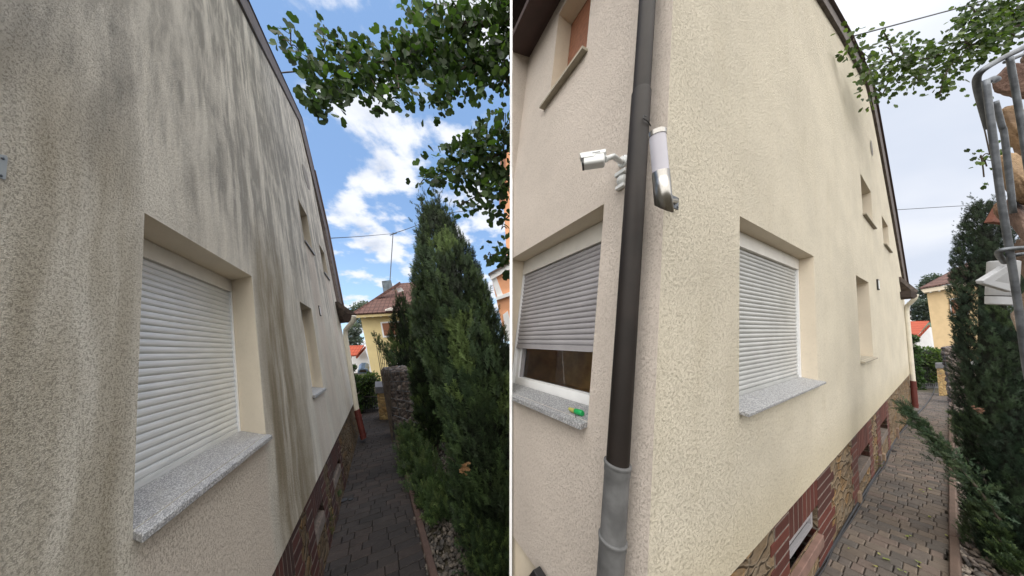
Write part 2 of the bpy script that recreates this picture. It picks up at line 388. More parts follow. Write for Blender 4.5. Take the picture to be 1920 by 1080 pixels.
def shutter_window(fr, h, d, parent, slat_mat, v_open=None, box=.115, rail=.022, clip=False, n=30, us=1., box_c=None, plain=False):
    """window unit set d behind the wall face: frame, shutter curtain, bottom bar, glass when part open"""
    u0, u1, v0, v1 = h; rail *= us
    wn = bpy.data.objects.new('window', None); COL.objects.link(wn); wn.parent = parent
    wn.location = V((0, 0, 0)); 
    vb = v0 if v_open is None else v_open
    b = MB(fr); b.box(u0 + .003, u1 - .003, v1 - box, v1 - .003, -d - .05, -d + .012)                          # housing
    hb = b.build('shutter_box', box_c or m_alu, wn, clip=clip)
    b = MB(fr)
    b.box(u0 + .003, u0 + rail, v0, v1 - box, -d - .05, -d + .008); b.build('guide_rail', m_pvc, wn, clip=clip); b = MB(fr); b.box(u1 - rail, u1 - .003, v0, v1 - box, -d - .05, -d + .008)
    b.build('guide_rail', m_pvc, wn, clip=clip)
    s = MB(fr); top = v1 - box - .002; pitch = (top - (vb + .045)) / n
    prof = [(0, -.010), (.05, -.004), (.28, .0025), (.55, .004), (.80, .0015), (.93, -.003), (1, -.010)]
    for i in range(n):
        y0 = top - (i + 1) * pitch
        vs = []; 
        for t, ww in prof: vs += [(u0 + rail, y0 + t * pitch, -d - .012 + ww), (u1 - rail, y0 + t * pitch, -d - .012 + ww)]
        s.add(vs, [(2 * k, 2 * k + 1, 2 * k + 3, 2 * k + 2) for k in range(len(prof) - 1)])
    s.build('shutter_slats', slat_mat, wn, smooth=False, clip=clip)
    b = MB(fr); b.box(u0 + rail, u1 - rail, vb + .004, vb + .045, -d - .022, -d - .004); b.build('bottom_bar', slat_mat, wn, clip=clip)
    if v_open is not None:
        b = MB(fr); fw = .075
        b.box(u0 + .004, u1 - .004, v0, v0 + fw, -d - .10, -d - .03); b.box(u0 + rail, u0 + rail + .05, v0 + fw, v1 - box, -d - .10, -d - .032)
        b.box(u1 - rail - .05, u1 - rail, v0 + fw, v1 - box, -d - .10, -d - .032)
        b.build('window_frame', m_pvc, wn, clip=clip)
        b = MB(fr); b.box(u0 + rail + .05, u0 + rail + .075, v0 + fw, v1 - box, -d - .09, -d - .05); b.build('sash', m_slat2, wn, clip=clip)
        g = MB(fr); g.add([(u0 + rail + .05, v0 + fw, -d - .08), (u1 - rail - .05, v0 + fw, -d - .08), (u1 - rail - .05, v1 - box, -d - .08), (u0 + rail + .05, v1 - box, -d - .08)], [(0, 1, 2, 3)])
        g.build('glass', m_glassin, wn, clip=clip)
    return wn
def plain_window(fr, h, d, parent, us=1.):
    u0, u1, v0, v1 = h; wn = bpy.data.objects.new('window', None); COL.objects.link(wn); wn.parent = parent
    b = MB(fr); f = .06
    b.box(u0, u0 + f * us, v0, v1, -d - .05, -d); b.box(u1 - f * us, u1, v0, v1, -d - .05, -d); b.box(u0 + f * us, u1 - f * us, v0, v0 + f, -d - .05, -d); b.box(u0 + f * us, u1 - f * us, v1 - f, v1, -d - .05, -d)
    b.build('window_frame', m_pvc, wn)
    b = MB(fr); b.box(u0 + f * us, u1 - f * us, v0 + f, v1 - f, -d - .04, -d - .025); b.build('glass', m_glass, wn)
    return wn
def sill(fr, u0, u1, v, d, out, thick, parent, mat=None, clip=False, drop=.02, ovl=.0):
    """sloping slab with a slightly rounded nose; v is the height where it leaves the wall"""
    b = MB(fr); vi = v + drop * d / max(out + d, .01)
    pts = [(u0, v + drop, -d + .0), (u0, v - drop * .4, out), (u0, v - drop * .4 - thick, out), (u0, v + drop - thick, -d)]
    b.prism(pts, (u1 - u0, 0, 0)); return b.build('window_sill', mat or m_granite, parent, bevel=0 if clip else .004, clip=clip)

def verge(fr, outer_px, inner_px, parent, wout, mat, roofmat, depth=-5.5, clip=False):
    O = [fr.hitw(*p) for p in outer_px]; I = [fr.hitw(*p) for p in inner_px]
    b = MB(fr); n = len(O)
    for k in range(n - 1):
        b.add([(*I[k], -.02), (*I[k + 1], -.02), (*O[k + 1], -.02), (*O[k], -.02), (*I[k], wout), (*I[k + 1], wout), (*O[k + 1], wout), (*O[k], wout)],
              [(0, 1, 2, 3), (4, 7, 6, 5), (0, 4, 5, 1), (2, 6, 7, 3)] + ([(0, 3, 7, 4)] if k == 0 else []) + ([(1, 5, 6, 2)] if k == n - 2 else []))
    b.build('verge_board', mat, parent)
    b = MB(fr)
    for k in range(n - 1):
        b.add([(O[k][0], O[k][1] + .005, wout + .03), (O[k + 1][0], O[k + 1][1] + .005, wout + .03), (O[k + 1][0], O[k + 1][1] + .005, depth), (O[k][0], O[k][1] + .005, depth)], [(0, 1, 2, 3)])
    b.build('roof', roofmat, parent, solid=.035, clip=clip)
    return O, I

q = M('roof_tiles_dark'); U, Vv, W_ = q.sep(q.hc); wv = q.math('SINE', q.math('MULTIPLY', U, 30)); setc(q, q.mix(q.noise(q.hc, 9, 4), (.05, .035, .032), (.10, .06, .055)), .7); m_roofd = q.m
q = M('lit_room_glass')        # glass of the half-open window, the dim room behind it as modelled below
q.nt.nodes.remove(q.b); g1 = q.n('ShaderNodeBsdfGlossy'); g1.inputs['Roughness'].default_value = .03; t1 = q.n('ShaderNodeBsdfTransparent'); t1.inputs[0].default_value = (.8, .8, .78, 1)
fr_ = q.n('ShaderNodeFresnel'); fr_.inputs[0].default_value = 1.5; mx = q.n('ShaderNodeMixShader')
q.l(q.math('ADD', fr_.outputs[0], .04), mx.inputs[0]); q.l(t1.outputs[0], mx.inputs[1]); q.l(g1.outputs[0], mx.inputs[2]); q.l(mx.outputs[0], q.out.inputs[0]); m_glassin = q.m

BR = [(.095, .025, .019), (.075, .023, .018), (.11, .031, .023), (.066, .024, .020), (.10, .034, .025)]
BL_ = [(.060, .022, .018), (.050, .020, .018), (.075, .027, .022), (.046, .024, .021)]
def basement_window(fr, h, vtop, jl, jr, parent, us, cols, mort, brickm, w0=-.03, frame=True, dark=False, sandsill=False, d=.07):
    u0, u1, v0, v1 = h; b = MB(fr); rr = random.Random(int(abs(u0) * 1000) + 3)
    bw = .068 * us
    # backing of mortar
    tth = .2; mb = MB(fr); mb.box(jl + tth * (u0 - jl), u0, v0 - .35, vtop, w0 - .1, w0 + .004); mb.box(u1, jr - tth * (jr - u1), v0 - .35, vtop, w0 - .1, w0 + .004); mb.box(u0, u1, v1, vtop, w0 - .1, w0 + .0042)
    mb.build('mortar_bed', mort, parent)
    n = max(2, round((u1 - u0) / bw)); bw = (u1 - u0) / n; j = .006
    for k in range(n):       # soldier course
        b.col = rr.choice(cols); a = u0 + k * bw; e = rr.uniform(0, .004)
        b.box(a + j * us, a + bw - j * us, v1 - .004, vtop - .008, w0 - .11, w0 + .006 + e * .3)
    for (ja, jb, inner) in ((jl, u0, 1), (u1, jr, 0)):
        v = vtop - .008; k = 0
        while v > v0 - .4:
            hh = .068; b.col = rr.choice(cols); e = rr.uniform(0, .004); tooth = .22 * (jb - ja) if k % 2 else 0
            if inner: b.box(ja + tooth, jb, v - hh, v, w0 - .14, w0 + .006 + e * .3)
            else: b.box(ja, jb - tooth, v - hh, v, w0 - .14, w0 + .006 + e * .3)
            v -= hh + .014; k += 1
    b.build('brick_surround', brickm, parent, bevel=.003)
    wn = bpy.data.objects.new('basement_window', None); COL.objects.link(wn); wn.parent = parent
    f = .035
    b = MB(fr); W0, W1 = w0 - d - .03, w0 - d
    b.box(u0, u0 + f * us, v0, v1, W0, W1); b.box(u1 - f * us, u1, v0, v1, W0, W1); b.box(u0 + f * us, u1 - f * us, v0, v0 + f, W0, W1); b.box(u0 + f * us, u1 - f * us, v1 - f, v1, W0, W1)
    if frame == 2: b.box(u0 + f * us, u1 - f * us, v0 + .09, v0 + .115, W0, W1 - .004)
    b.build('window_frame', m_slat2 if frame else m_dwood, wn)
    b = MB(fr); b.box(u0 + f * us * .5, u1 - f * us * .5, v0 + f * .5, v1 - f * .5, W0 - .02, W0 + .008); b.build('glass', m_glass if frame else m_dwood, wn)
    b = MB(fr)
    if sandsill: b.box(u0 + .004, u1 - .004, v0 - .12, v0 - .03, w0 - d + .012, w0 + .035)
    else: b.box(u0 + .004, u1 - .004, v0 - .10, v0 - .004, w0 - d - .05, w0 + .01)
    b.build('window_sill', m_sand if sandsill else m_mortarL, wn, bevel=.005)
    return wn
# ------------------------------------------------------------------ LEFT HOUSE (stained)
m_nicheshade = simple('niche_shade', (.22, .20, .175), .8, 0, .2, 8); m_bsill = simple('beige_stone_sill', (.33, .295, .23), .7, 0, .15, 20)  # round niche: its shade is put into a darker plaster colour
lh = thing('house', 'house with grey and olive streaked dirty plaster above a dark stone plinth', 'house', V((-2.0, 2.2, 0)))
pl1, pl2 = FL.hitw(510, 1080), FL.hitw(665, 752)
def plv(u): return pl1[1] + (pl2[1] - pl1[1]) * (u - pl1[0]) / (pl2[0] - pl1[0])
UF = FL.hitw(668, 765)[0]; U0 = FL.hitw(-60, 900)[0] - .25
Lout = [(459, 0), (492, 71), (525.5, 142), (564, 223), (587, 320), (612, 428), (639, 567), (646, 600)]
Lin = [(444, 0), (480, 73), (517, 144), (559, 226), (582, 322), (608, 430), (635, 568), (642, 600)]
Lout = [(306, -330), (408, -110)] + Lout; Lin = [(290, -330), (393, -110)] + Lin
LO, LI = verge(FL, Lout, Lin, lh, .05, m_verge, m_roofd, -5.0)
top = [FL.hitw(*p) for p in Lin]
ventL = FL.hitw(573.7, 332.5); ventLr = abs(FL.hitw(573.7, 314)[1] - FL.hitw(573.7, 351)[1]) / 2
outer = [(U0, plv(U0)), (UF, plv(UF)), top[-1]] + top[::-1][1:] + [(U0, top[0][1])]
outer = [(U0, plv(U0)), (UF, plv(UF)), (UF, top[-1][1])] + [t for t in top[::-1] if t[0] < UF - .01] + [(U0, top[0][1])]
wall_sheet(FL, outer, [LW1, LW2, LW3, LW4], m_dirty, 'wall', lh)
for h, d in ((LW1, LD), (LW2, .22), (LW3, .22), (LW4, .24)): reveal(FL, h, d + .06, m_revL, lh)
shutter_window(FL, LW1, LD, lh, m_slat, n=29)
for h in (LW2, LW3, LW4): plain_window(FL, h, .22, lh)
so_ = -FL.hitw(0, 0)[0] * 0
sl_u0 = 0.0; sill(FL, .002, LU1 + .02, LVB, LD, .055, .027, lh)
for h in (LW2, LW3, LW4): sill(FL, h[0] - .02, h[1] + .03, h[2], .22, .045, .035, lh)
b = MB(FL); b.tube([(ventL[0], ventL[1], .012), (ventL[0], ventL[1], -.03)], ventLr * .62, 20); b.build('vent', m_nicheshade, lh)
px_ = FL.hitw(599, 583); b = MB(FL); b.box(px_[0] - .05, px_[0] + .05, px_[1] - .10, px_[1] + .10, 0, .02); nb = b.build('number_plate', m_grime, lh)
b = MB(FL); b.box(px_[0] - .035, px_[0] + .035, px_[1] - .085, px_[1] + .085, .018, .024); b.build('plate_face', m_pvc, nb)
# plinth
def plinth(fr, parent, plf, ua, ub, bot, holes, stone, w0=-.03, name='plinth'):
    mb = MB(fr); mb.poly([[(ua, bot, w0), (ub, bot, w0), (ub, plf(ub) + .05, w0), (ua, plf(ua) + .05, w0)]] + [[(h[0], h[2], w0), (h[0], h[3], w0), (h[1], h[3], w0), (h[1], h[2], w0)] for h in holes])
    for h in holes:
        mb.add([(h[0], h[2], w0), (h[0], h[2], w0 - .3), (h[0], h[3], w0 - .3), (h[0], h[3], w0)], [(0, 1, 2, 3)]); mb.add([(h[1], h[2], w0), (h[1], h[2], w0 - .3), (h[1], h[3], w0 - .3), (h[1], h[3], w0)], [(0, 1, 2, 3)])
        mb.add([(h[0], h[3], w0), (h[1], h[3], w0), (h[1], h[3], w0 - .3), (h[0], h[3], w0 - .3)], [(0, 1, 2, 3)])
    mb.add([(ua, plf(ua), 0), (ub, plf(ub), 0), (ub, plf(ub), w0 - .05), (ua, plf(ua), w0 - .05)], [(0, 1, 2, 3)])
    return mb.build(name, stone, parent)
def bwin(fr, x0, x1, plf, y_top_l, y_bot_l, w0=-.03):
    """opening read from the photograph: left edge x0 with its top and bottom, right edge x1"""
    a = fr.hitw(x0, y_top_l, w0); b_ = fr.hitw(x0, y_bot_l, w0); c = fr.hitw(x1, y_top_l, w0)
    u0 = (a[0] + b_[0]) / 2; return u0, a[1], b_[1]
LBW = []
for (tl, bl, tr) in (((592, 965), (586, 1015), (603, 925)), ((625, 885), (622, 912), (636, 858))):
    a = FL.hitw(*tl, -.03); b_ = FL.hitw(*bl, -.03); c_ = FL.hitw(*tr, -.03); LBW.append(((a[0] + b_[0]) / 2, c_[0], b_[1], a[1]))
print('LBW', LBW, 'plv', plv(0), plv(3))
LBW.insert(0, (LBW[0][0] - 1.30, LBW[0][0] - .60, LBW[0][2], LBW[0][3]))
plinth(FL, lh, plv, U0, UF, -3.6, LBW, m_stoneL)
for h in LBW: basement_window(FL, h, plv((h[0] + h[1]) / 2) + .01, h[0] - .24, h[1] + .22, lh, 1, BL_, m_mortarL, m_brick, frame=False, d=.12)
# far corner, back and eave
b = MB(FL); b.add([(UF, -3.6, 0), (UF, top[-1][1], 0), (UF, top[-1][1], -4.5), (UF, -3.6, -4.5)], [(0, 1, 2, 3)]); b.build('side_wall', m_revL, lh); b = MB(FL); b.add([(U0, -3.6, 0), (U0, top[0][1], 0), (U0, top[0][1], -4.5), (U0, -3.6, -4.5)], [(0, 1, 2, 3)])
b.build('side_wall', m_revL, lh)

# ------------------------------------------------------------------ RIGHT HOUSE (cleaned)
rh = thing('house', 'corner of a clean cream plastered house with a black downpipe on its corner', 'house', V((1.0, 1.4, 0)))
FF = Frame(FR.o, FR.ew, FR.ev, -FR.eu)          # the short front face: a runs left as -w, outward is -u
r1, r2 = FR.hitw(1440, 1000), FR.hitw(1707, 700)
def prv(u): return r1[1] + (r2[1] - r1[1]) * (u - r1[0]) / (r2[0] - r1[0])
RUF = r2[0]
Rout = [(1222, -520), (1407, -220), (1487, -90), (1543, 0), (1584, 66), (1629, 153), (1640, 210), (1656, 295), (1675, 400), (1695, 520), (1699, 545)]
Rin = [(1208, -520), (1393, -218), (1473, -88), (1530, 0), (1572, 67), (1623, 161), (1635, 212), (1651, 296), (1670, 401), (1691, 521), (1695, 545)]
RO, RI = verge(FR, Rout, Rin, rh, .04, m_verge, m_roofd, -4.0, clip=True)
topR = [FR.hitw(*p) for p in Rin]
RW1 = rect(FR, (1387, 404), (1536, 712.5)); ur = FR.hitw(1524, 480)[0]; RW1 = (RW1[0], (RW1[1] + ur) / 2, RW1[2], (RW1[3] + FR.hitw(1524, 480)[1]) / 2)
RW2 = rect(FR, (1613, 325), (1637.5, 427)); RW3 = rect(FR, (1653, 404), (1668.5, 472)); RW4 = rect(FR, (1604.7, 515.7), (1637.5, 668.5))
RD = -hitv(FR, 1492, 485, RW1[3])[1]
print('RW', RW1, RW2, RW3, RW4, RD, 'L', LW1, LW2, LW3, LW4, LD)
outer = [(0, prv(0)), (RUF, prv(RUF)), (RUF, topR[-1][1])] + [t for t in topR[::-1] if t[0] < RUF - .01] + [(0, topR[0][1])]
wall_sheet(FR, outer, [RW1, RW2, RW3, RW4], m_side, 'wall', rh)
for h, d in ((RW1, RD), (RW2, .2), (RW3, .2), (RW4, .2)): reveal(FR, h, d + .06, m_rev, rh)
shutter_window(FR, RW1, RD, rh, m_slat3, n=31, us=US)
for h in (RW2, RW3, RW4): plain_window(FR, h, .2, rh, US); sill(FR, h[0] - .03, h[1] + .04, h[2], .2, .04, .026, rh, m_bsill)
sill(FR, RW1[0] + .003, RW1[1] + .02, RW1[2], RD, .045, .019, rh)
ventR = FR.hitw(1633.6, 278); b = MB(FR); rv = .72 * abs(FR.hitw(1633.6, 260)[1] - FR.hitw(1633.6, 296)[1]) / 2
b.add([(ventR[0] + math.cos(t) * rv * US * .5, ventR[1] + math.sin(t) * rv * .9, .008) for t in [k * math.pi / 12 for k in range(24)]], [tuple(range(24))]); b.build('vent', m_nicheshade, rh)
px_ = FR.hitw(1644.5, 534); b = MB(FR); b.box(px_[0] - .08, px_[0] + .08, px_[1] - .10, px_[1] + .10, 0, .02); nb = b.build('number_plate', m_grime, rh)
b = MB(FR); b.box(px_[0] - .05, px_[0] + .05, px_[1] - .08, px_[1] + .08, .018, .024); b.build('plate_face', m_pvc, nb)
# plinth and its three basement windows
RBW = []
for (tl, bl, tr) in (((1478, 1014), (1478, 1075), (1532, 945)), ((1607, 858), (1607, 893), (1629, 834)), ((1649, 798), (1649, 826), (1662, 785))):
    a = FR.hitw(*tl, -.03); b_ = FR.hitw(*bl, -.03); c_ = FR.hitw(*tr, -.03); RBW.append((a[0], c_[0], b_[1], a[1]))
print('RBW', RBW, prv(0), prv(5))
plinth(FR, rh, prv, 0, RUF, -3.2, RBW, m_stoneR)
b0 = RBW[0]
jl0 = FR.hitw(1444, 1010, -.03)[0]; jr0 = FR.hitw(1562, 900, -.03)[0]
basement_window(FR, b0, prv(b0[0]) + .02, jl0, jr0, rh, US, BR, m_mortar, m_brick2, frame=2, sandsill=True, d=.03)
for h in RBW[1:]: basement_window(FR, h, prv(h[0]) + .02, h[0] - .24 * US, h[1] + .2 * US, rh, US, [(.11, .04, .032), (.09, .036, .03), (.13, .048, .038)], m_mortarL, m_brick2, frame=False)
b = MB(FR); b.add([(RUF, -3.2, 0), (RUF, topR[-1][1], 0), (RUF, topR[-1][1], -3.5), (RUF, -3.2, -3.5)], [(0, 1, 2, 3)]); b.build('back_wall', m_rev, rh)

# front face, cut off at the end of the building
aR, bT = FF.hitw(1133, 382); bB = FF.hitw(1091, 786)[1]
q_ = hitv(FF, 984, 491, bT); FDp = -q_[1]; aL = q_[0]
print('FF', aR, bT, bB, aL, FDp)
wtop = max(topR[0][1], 3.9)
FBot = FF.hitw(985, 1038)[1]
up = [FF.hitw(1016, 186), FF.hitw(1043, 75), FF.hitw(1109, -5), FF.hitw(1096, 97)]
# upper window: left edge, head, right edge, sill line
ua_l = (FF.hitw(1031, 150)[0] + FF.hitw(1045, 75)[0] + 0) / 2
ua_l = FF.hitw(1049, 27)[0] if False else FF.hitw(1048, 27)[0]
ub_t = FF.hitw(1048, 27)[1]; ub_b = FF.hitw(1096, 100)[1]; ua_r = FF.hitw(1108, 0)[0]
UPW = (ua_l, ua_r, ub_b, ub_t)
FW1 = (aL, aR, bB, bT)
print('UPW', UPW, FW1)
AE = FF.hitw(900, 700)[0]                       # carries on past the cut; the end plane trims it
outer = [(0, FBot), (AE - 1.5, FBot), (AE - 1.5, wtop), (0, wtop)]
wall_sheet(FF, outer, [FW1, UPW], m_fac, 'front_wall', rh, clip=True)
reveal(FF, FW1, FDp + .06, m_rev, rh, clip=True); reveal(FF, UPW, .2, m_rev, rh, clip=True)
vo = FF.hitw(1104, 661, -FDp)[1]
shutter_window(FF, FW1, FDp, rh, m_slat2, v_open=vo, n=18, clip=True, box_c=m_alu, box=.15)
sill(FF, AE, aR + .0, bB, FDp, .05, .027, rh, clip=True)
b = MB(FF); b.box(UPW[0], UPW[1], UPW[2], UPW[3], -.2, -.17); b.build('closed_shutter', m_brownsh, rh, clip=True)
so1 = FF.hitw(1016, 186); so2 = FF.hitw(1095, 98)
sill(FF, FF.hitw(1013, 184, .06)[0], UPW[1] + .02, UPW[2], .18, .06, .024, rh, m_bsill, clip=True)
# soffit of the projecting bay at the top left, and the bay's side wall
sv_ = FF.hitw(1002, 66)[1]; a_in = FF.hitw(997, 72)[0]; a_s = FF.hitw(1040, 0)[0]
b = MB(FF); b.box(a_in - 1.2, a_s + .9, sv_, sv_ + .05, -.02, 1.1); b.build('soffit', m_dwood, rh, clip=True)
b = MB(FF); b.box(a_in - 1.2, a_in, FBot, sv_ + .04, .0, 1.2); b.build('bay_wall', m_fac, rh, clip=True)
# plinth under the front, end wall
b = MB(FF); b.box(AE - 1.5, -.0, -3.2, FBot - .001, -.25, -.02); b.build('front_plinth', m_rev, rh, clip=True)
E1 = FF(FF.hitw(962, 700)[0], 0, 0)
ee = aL - .35
b = MB(FR); b.add([(0.02, -3.2, ee), (RUF, -3.2, ee), (RUF, 6, ee), (.02, wtop, ee)], [(0, 1, 2, 3)])
b.build('end_wall', m_rev, rh, clip=True)
# dim room behind the half-open window
b = MB(FF); b.box(aL - .3, -.17, bB - .1, bT + .15, -1.0, -FDp - .16)
rm = b.build('room', simple('room_wall', (.85, .48, .20), .8, 0, .4, 3), rh, clip=True)
me = rm.data; bm = bmesh.new(); bm.from_mesh(me)
fcs = [f for f in bm.faces if all(abs(FF.loc(v.co + parent_origin(rh)).z + FDp + .16) < .01 for v in f.verts)]
bmesh.ops.delete(bm, geom=fcs, context='FACES'); bm.to_mesh(me); bm.free()
# slim white strip added as the dividing line between the two views
p_t = FF.hitw(960, -40, .02); p_b = FF.hitw(960, 1120, .02)
b = MB(FF); T0 = V((p_b[0], p_b[1], .0)); T1 = V((p_t[0], p_t[1], .0))
b = MB(ID); A0 = FF(p_b[0], p_b[1], .03); A1 = FF(p_t[0], p_t[1], .03); hd = c2w(V((1, 0, 0)))
def wpx(p): return (p - CAM).dot(c2w(V((0, 0, 1)))) / F
for_ = c2w(V((0, 0, 1)))
b.add([A0 - hd * 2.6 * wpx(A0), A0 + hd * 2.4 * wpx(A0), A0 + hd * 2.4 * wpx(A0) + for_ * .05, A0 - hd * 2.6 * wpx(A0) + for_ * .05,
       A1 - hd * 2.6 * wpx(A1), A1 + hd * 2.4 * wpx(A1), A1 + hd * 2.4 * wpx(A1) + for_ * .05, A1 - hd * 2.6 * wpx(A1) + for_ * .05],
      [(0, 1, 2, 3), (4, 5, 6, 7), (0, 1, 5, 4), (1, 2, 6, 5), (2, 3, 7, 6), (3, 0, 4, 7)])
b.build('divider_strip', m_pvc, rh)
b = MB(ID); z0_, z1_ = wpx(A0) * F + .06, wpx(A1) * F + .06; b.add([at(959.6, 1120, z0_), at(959.6, -40, z1_), at(959.6, -40, z1_ + 3), at(959.6, 1120, z0_ + 2.2)], [(0, 1, 2, 3)]); b.build('gable_end', m_rev, rh)

# ------------------------------------------------------------------ GROUND
mb = MB(ID); rings = [0, .8, 1.5, 2.5, 3.5, 4.5, 6, 8, 11, 15, 20, 27, 35, 60, 120, 300, 700]; NA = 72
vs = [(0, 0, -.06)]
for r in rings[1:]:
    for k in range(NA):
        a = 2 * math.pi * k / NA; x, y = r * math.sin(a), r * math.cos(a); vs.append((x, y, zg(x, y) - .06))
fs = [(0, 1 + k, 1 + (k + 1) % NA) for k in range(NA)]
for i in range(len(rings) - 2):
    for k in range(NA): fs.append((1 + i * NA + k, 1 + i * NA + (k + 1) % NA, 1 + (i + 1) * NA + (k + 1) % NA, 1 + (i + 1) * NA + k))
mb.add(vs, fs)
q = M('earth'); n1 = q.noise(q.hc, 3, 6, .7); n2 = q.noise(q.hc, 45, 5, .7)
setc(q, q.mix(n1, q.mix(n2, (.045, .036, .028), (.11, .09, .07)), q.mix(n2, (.05, .05, .03), (.09, .08, .055))), .95, 0, .2); bump(q, n2, .6, .02); m_earth = q.m
tag(mb.build('ground', m_earth), kind='structure')

def setz(q):
    p = V(q); return V((p.x, p.y, zg(p.x, p.y)))
def paved(name, e0l, e1l, e0r, e1r, rowlen, cols, mat, tilt=0., back=1.2, fwd=0., seed=1, gap=.005, extra_l=.0):
    """pavers laid in rows across; left and right edge given as two ground points each"""
    A0, A1, B0, B1 = (V((p.x, p.y)) for p in (e0l, e1l, e0r, e1r)); rr = random.Random(seed)
    d = (A1 - A0).normalized(); nrm = V((d.y, -d.x)); L = (A1 - A0).length
    mb = MB(ID); s = -back; k = 0
    dr = (B1 - B0)
    while s < L + fwd:
        h = rowlen; t = -extra_l - rr.uniform(0, .2)
        # right limit at this row
        P = A0 + d * (s + h / 2); den = nrm.x * dr.y - nrm.y * dr.x; tr = ((B0.x - P.x) * dr.y - (B0.y - P.y) * dr.x) / den
        while t < tr:
            wd = rr.choice((.07, .10, .10, .14)) if rowlen > .12 else rr.choice((.12, .18, .18, .25, .25)); t1 = min(t + wd, tr)
            if t1 - t > .03:
                c = rr.choice(cols); f = rr.uniform(.90, 1.09); mb.col = (c[0] * f, c[1] * f, c[2] * f); g = gap / 2; zz = rr.uniform(-.003, .003); be = .006
                q4 = [(s + g, t + g), (s + h - g, t + g), (s + h - g, t1 - g), (s + g, t1 - g)]
                q4 = [(a + tilt * b_ + rr.uniform(-.003, .003), b_ + rr.uniform(-.002, .002)) for a, b_ in q4]
                i4 = [(a + (be if j in (0, 3) else -be), b_ + (be if j in (0, 1) else -be)) for j, (a, b_) in enumerate(q4)]
                def W3(a, b_, z): p = A0 + d * a + nrm * b_; return (p.x, p.y, zg(p.x, p.y) + z)
                mb.add([W3(*p, -.04) for p in q4] + [W3(*p, zz - .005) for p in q4] + [W3(*p, zz) for p in i4],
                       [(8, 9, 10, 11)] + [(4 + j, 4 + (j + 1) % 4, 8 + (j + 1) % 4, 8 + j) for j in range(4)] + [(j, (j + 1) % 4, 4 + (j + 1) % 4, 4 + j) for j in range(4)])
            t = t1
        s += h; k += 1
    return tag(mb.build(name, mat), kind='structure')
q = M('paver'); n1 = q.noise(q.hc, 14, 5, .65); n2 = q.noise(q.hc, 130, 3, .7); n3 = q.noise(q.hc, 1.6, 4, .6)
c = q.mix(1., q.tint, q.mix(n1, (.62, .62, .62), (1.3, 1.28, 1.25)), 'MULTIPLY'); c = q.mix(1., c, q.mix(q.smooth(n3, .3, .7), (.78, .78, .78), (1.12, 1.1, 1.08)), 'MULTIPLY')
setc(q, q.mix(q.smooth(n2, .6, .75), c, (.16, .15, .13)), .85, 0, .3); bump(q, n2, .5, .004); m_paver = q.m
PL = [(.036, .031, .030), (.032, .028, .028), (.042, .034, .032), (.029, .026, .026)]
PR = [(.125, .105, .09), (.108, .094, .085), (.145, .12, .10), (.095, .086, .08), (.135, .108, .095)]
gl0, gl1 = G(610, 1080), G(676, 810); gr0, gr1 = G(805, 1080), G(737, 805)
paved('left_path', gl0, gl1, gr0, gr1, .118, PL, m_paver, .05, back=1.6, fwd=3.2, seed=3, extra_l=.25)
hl0, hl1 = G(1528, 1060), G(1714, 768); hr0, hr1 = G(1782, 1080), G(1780, 760)
paved('right_path', hl0, hl1, hr0, hr1, .125, PR, m_paver, -.10, back=1.9, fwd=6, seed=5, extra_l=.5)
def kerb(name, p0, p1, back, fwd, wd, col, seed, hgt=.05, n=14):
    rr = random.Random(seed); A, B = V((p0.x, p0.y)), V((p1.x, p1.y)); d = (B - A).normalized(); nr = V((d.y, -d.x)); L = (B - A).length
    mb = MB(ID); s = -back
    while s < L + fwd:
        e = min(s + .995, L + fwd); f = rr.uniform(.85, 1.1); mb.col = tuple(x * f for x in col); oz = rr.uniform(-.004, .004)
        P = [];
        for zz, t0, t1 in ((-.1, 0, wd), (hgt - .01 + oz, 0, wd), (hgt + oz, .008, wd - .008)):
            for a, b_ in ((s + .003, t0), (e - .003, t0), (e - .003, t1), (s + .003, t1)):
                p = A + d * a + nr * b_; P.append((p.x, p.y, zg(p.x, p.y) + zz))
        mb.add(P, [(8, 9, 10, 11)] + [(4 + j, 4 + (j + 1) % 4, 8 + (j + 1) % 4, 8 + j) for j in range(4)] + [(j, (j + 1) % 4, 4 + (j + 1) % 4, 4 + j) for j in range(4)])
        s = e + .002
    return tag(mb.build(name, m_paver), kind='structure')
kerb('left_kerb', gr0, gr1, 1.2, 2.6, .065, (.10, .065, .055), 1, .035)
kerb('right_kerb', hr0, hr1, 1.2, 5, .05, (.12, .085, .07), 2, .045)
# ------------------------------------------------------------------ things fixed to the right house
import numpy as np
def ring_pipe(name, mat, parent, pts, r, n=28, sharp=40): b = MB(ID); b.tube(pts, r, n); return b.build(name, mat, parent, smooth=True, sharp=sharp)
def lerp(a, b, t): return a + (b - a) * t
CP = .085
ptop = V((*FF.hitw(1224, -160, CP), CP)); pbot = V((*FF.hitw(1161.5, 866, CP), CP)); pend = V((*FF.hitw(1141, 1130, CP), CP))
def ff(q): return FF(q.x, q.y, q.z)
PT, PB, PE = ff(ptop), ff(pbot), ff(pend); ax_ = (PT - PB).normalized(); RP = .0445
def on_pipe(py):       # point of the pipe axis seen at this picture height
    lo, hi = 0., 1.
    def yy(p):
        d = p - CAM; c = V((d.dot(c2w(V((1, 0, 0)))), d.dot(c2w(V((0, 1, 0)))), d.dot(c2w(V((0, 0, 1)))))); return CY + F * c.y / c.z
    A, B = PT, PE
    for _ in range(40):
        m = (lo + hi) / 2
        if yy(lerp(A, B, m)) < py: lo = m
        else: hi = m
    return lerp(A, B, lo)
dp = bpy.data.objects.new('downpipe', None); COL.objects.link(dp); dp.parent = rh
P1 = on_pipe(172)
ring_pipe('pipe', m_pipeblk, dp, [on_pipe(-160), P1], RP * .95)
ring_pipe('pipe', m_pipeblk, dp, [P1 + ax_ * .002, P1 - ax_ * .012, on_pipe(880)], [RP * .97, RP * 1.06, RP * 1.06])
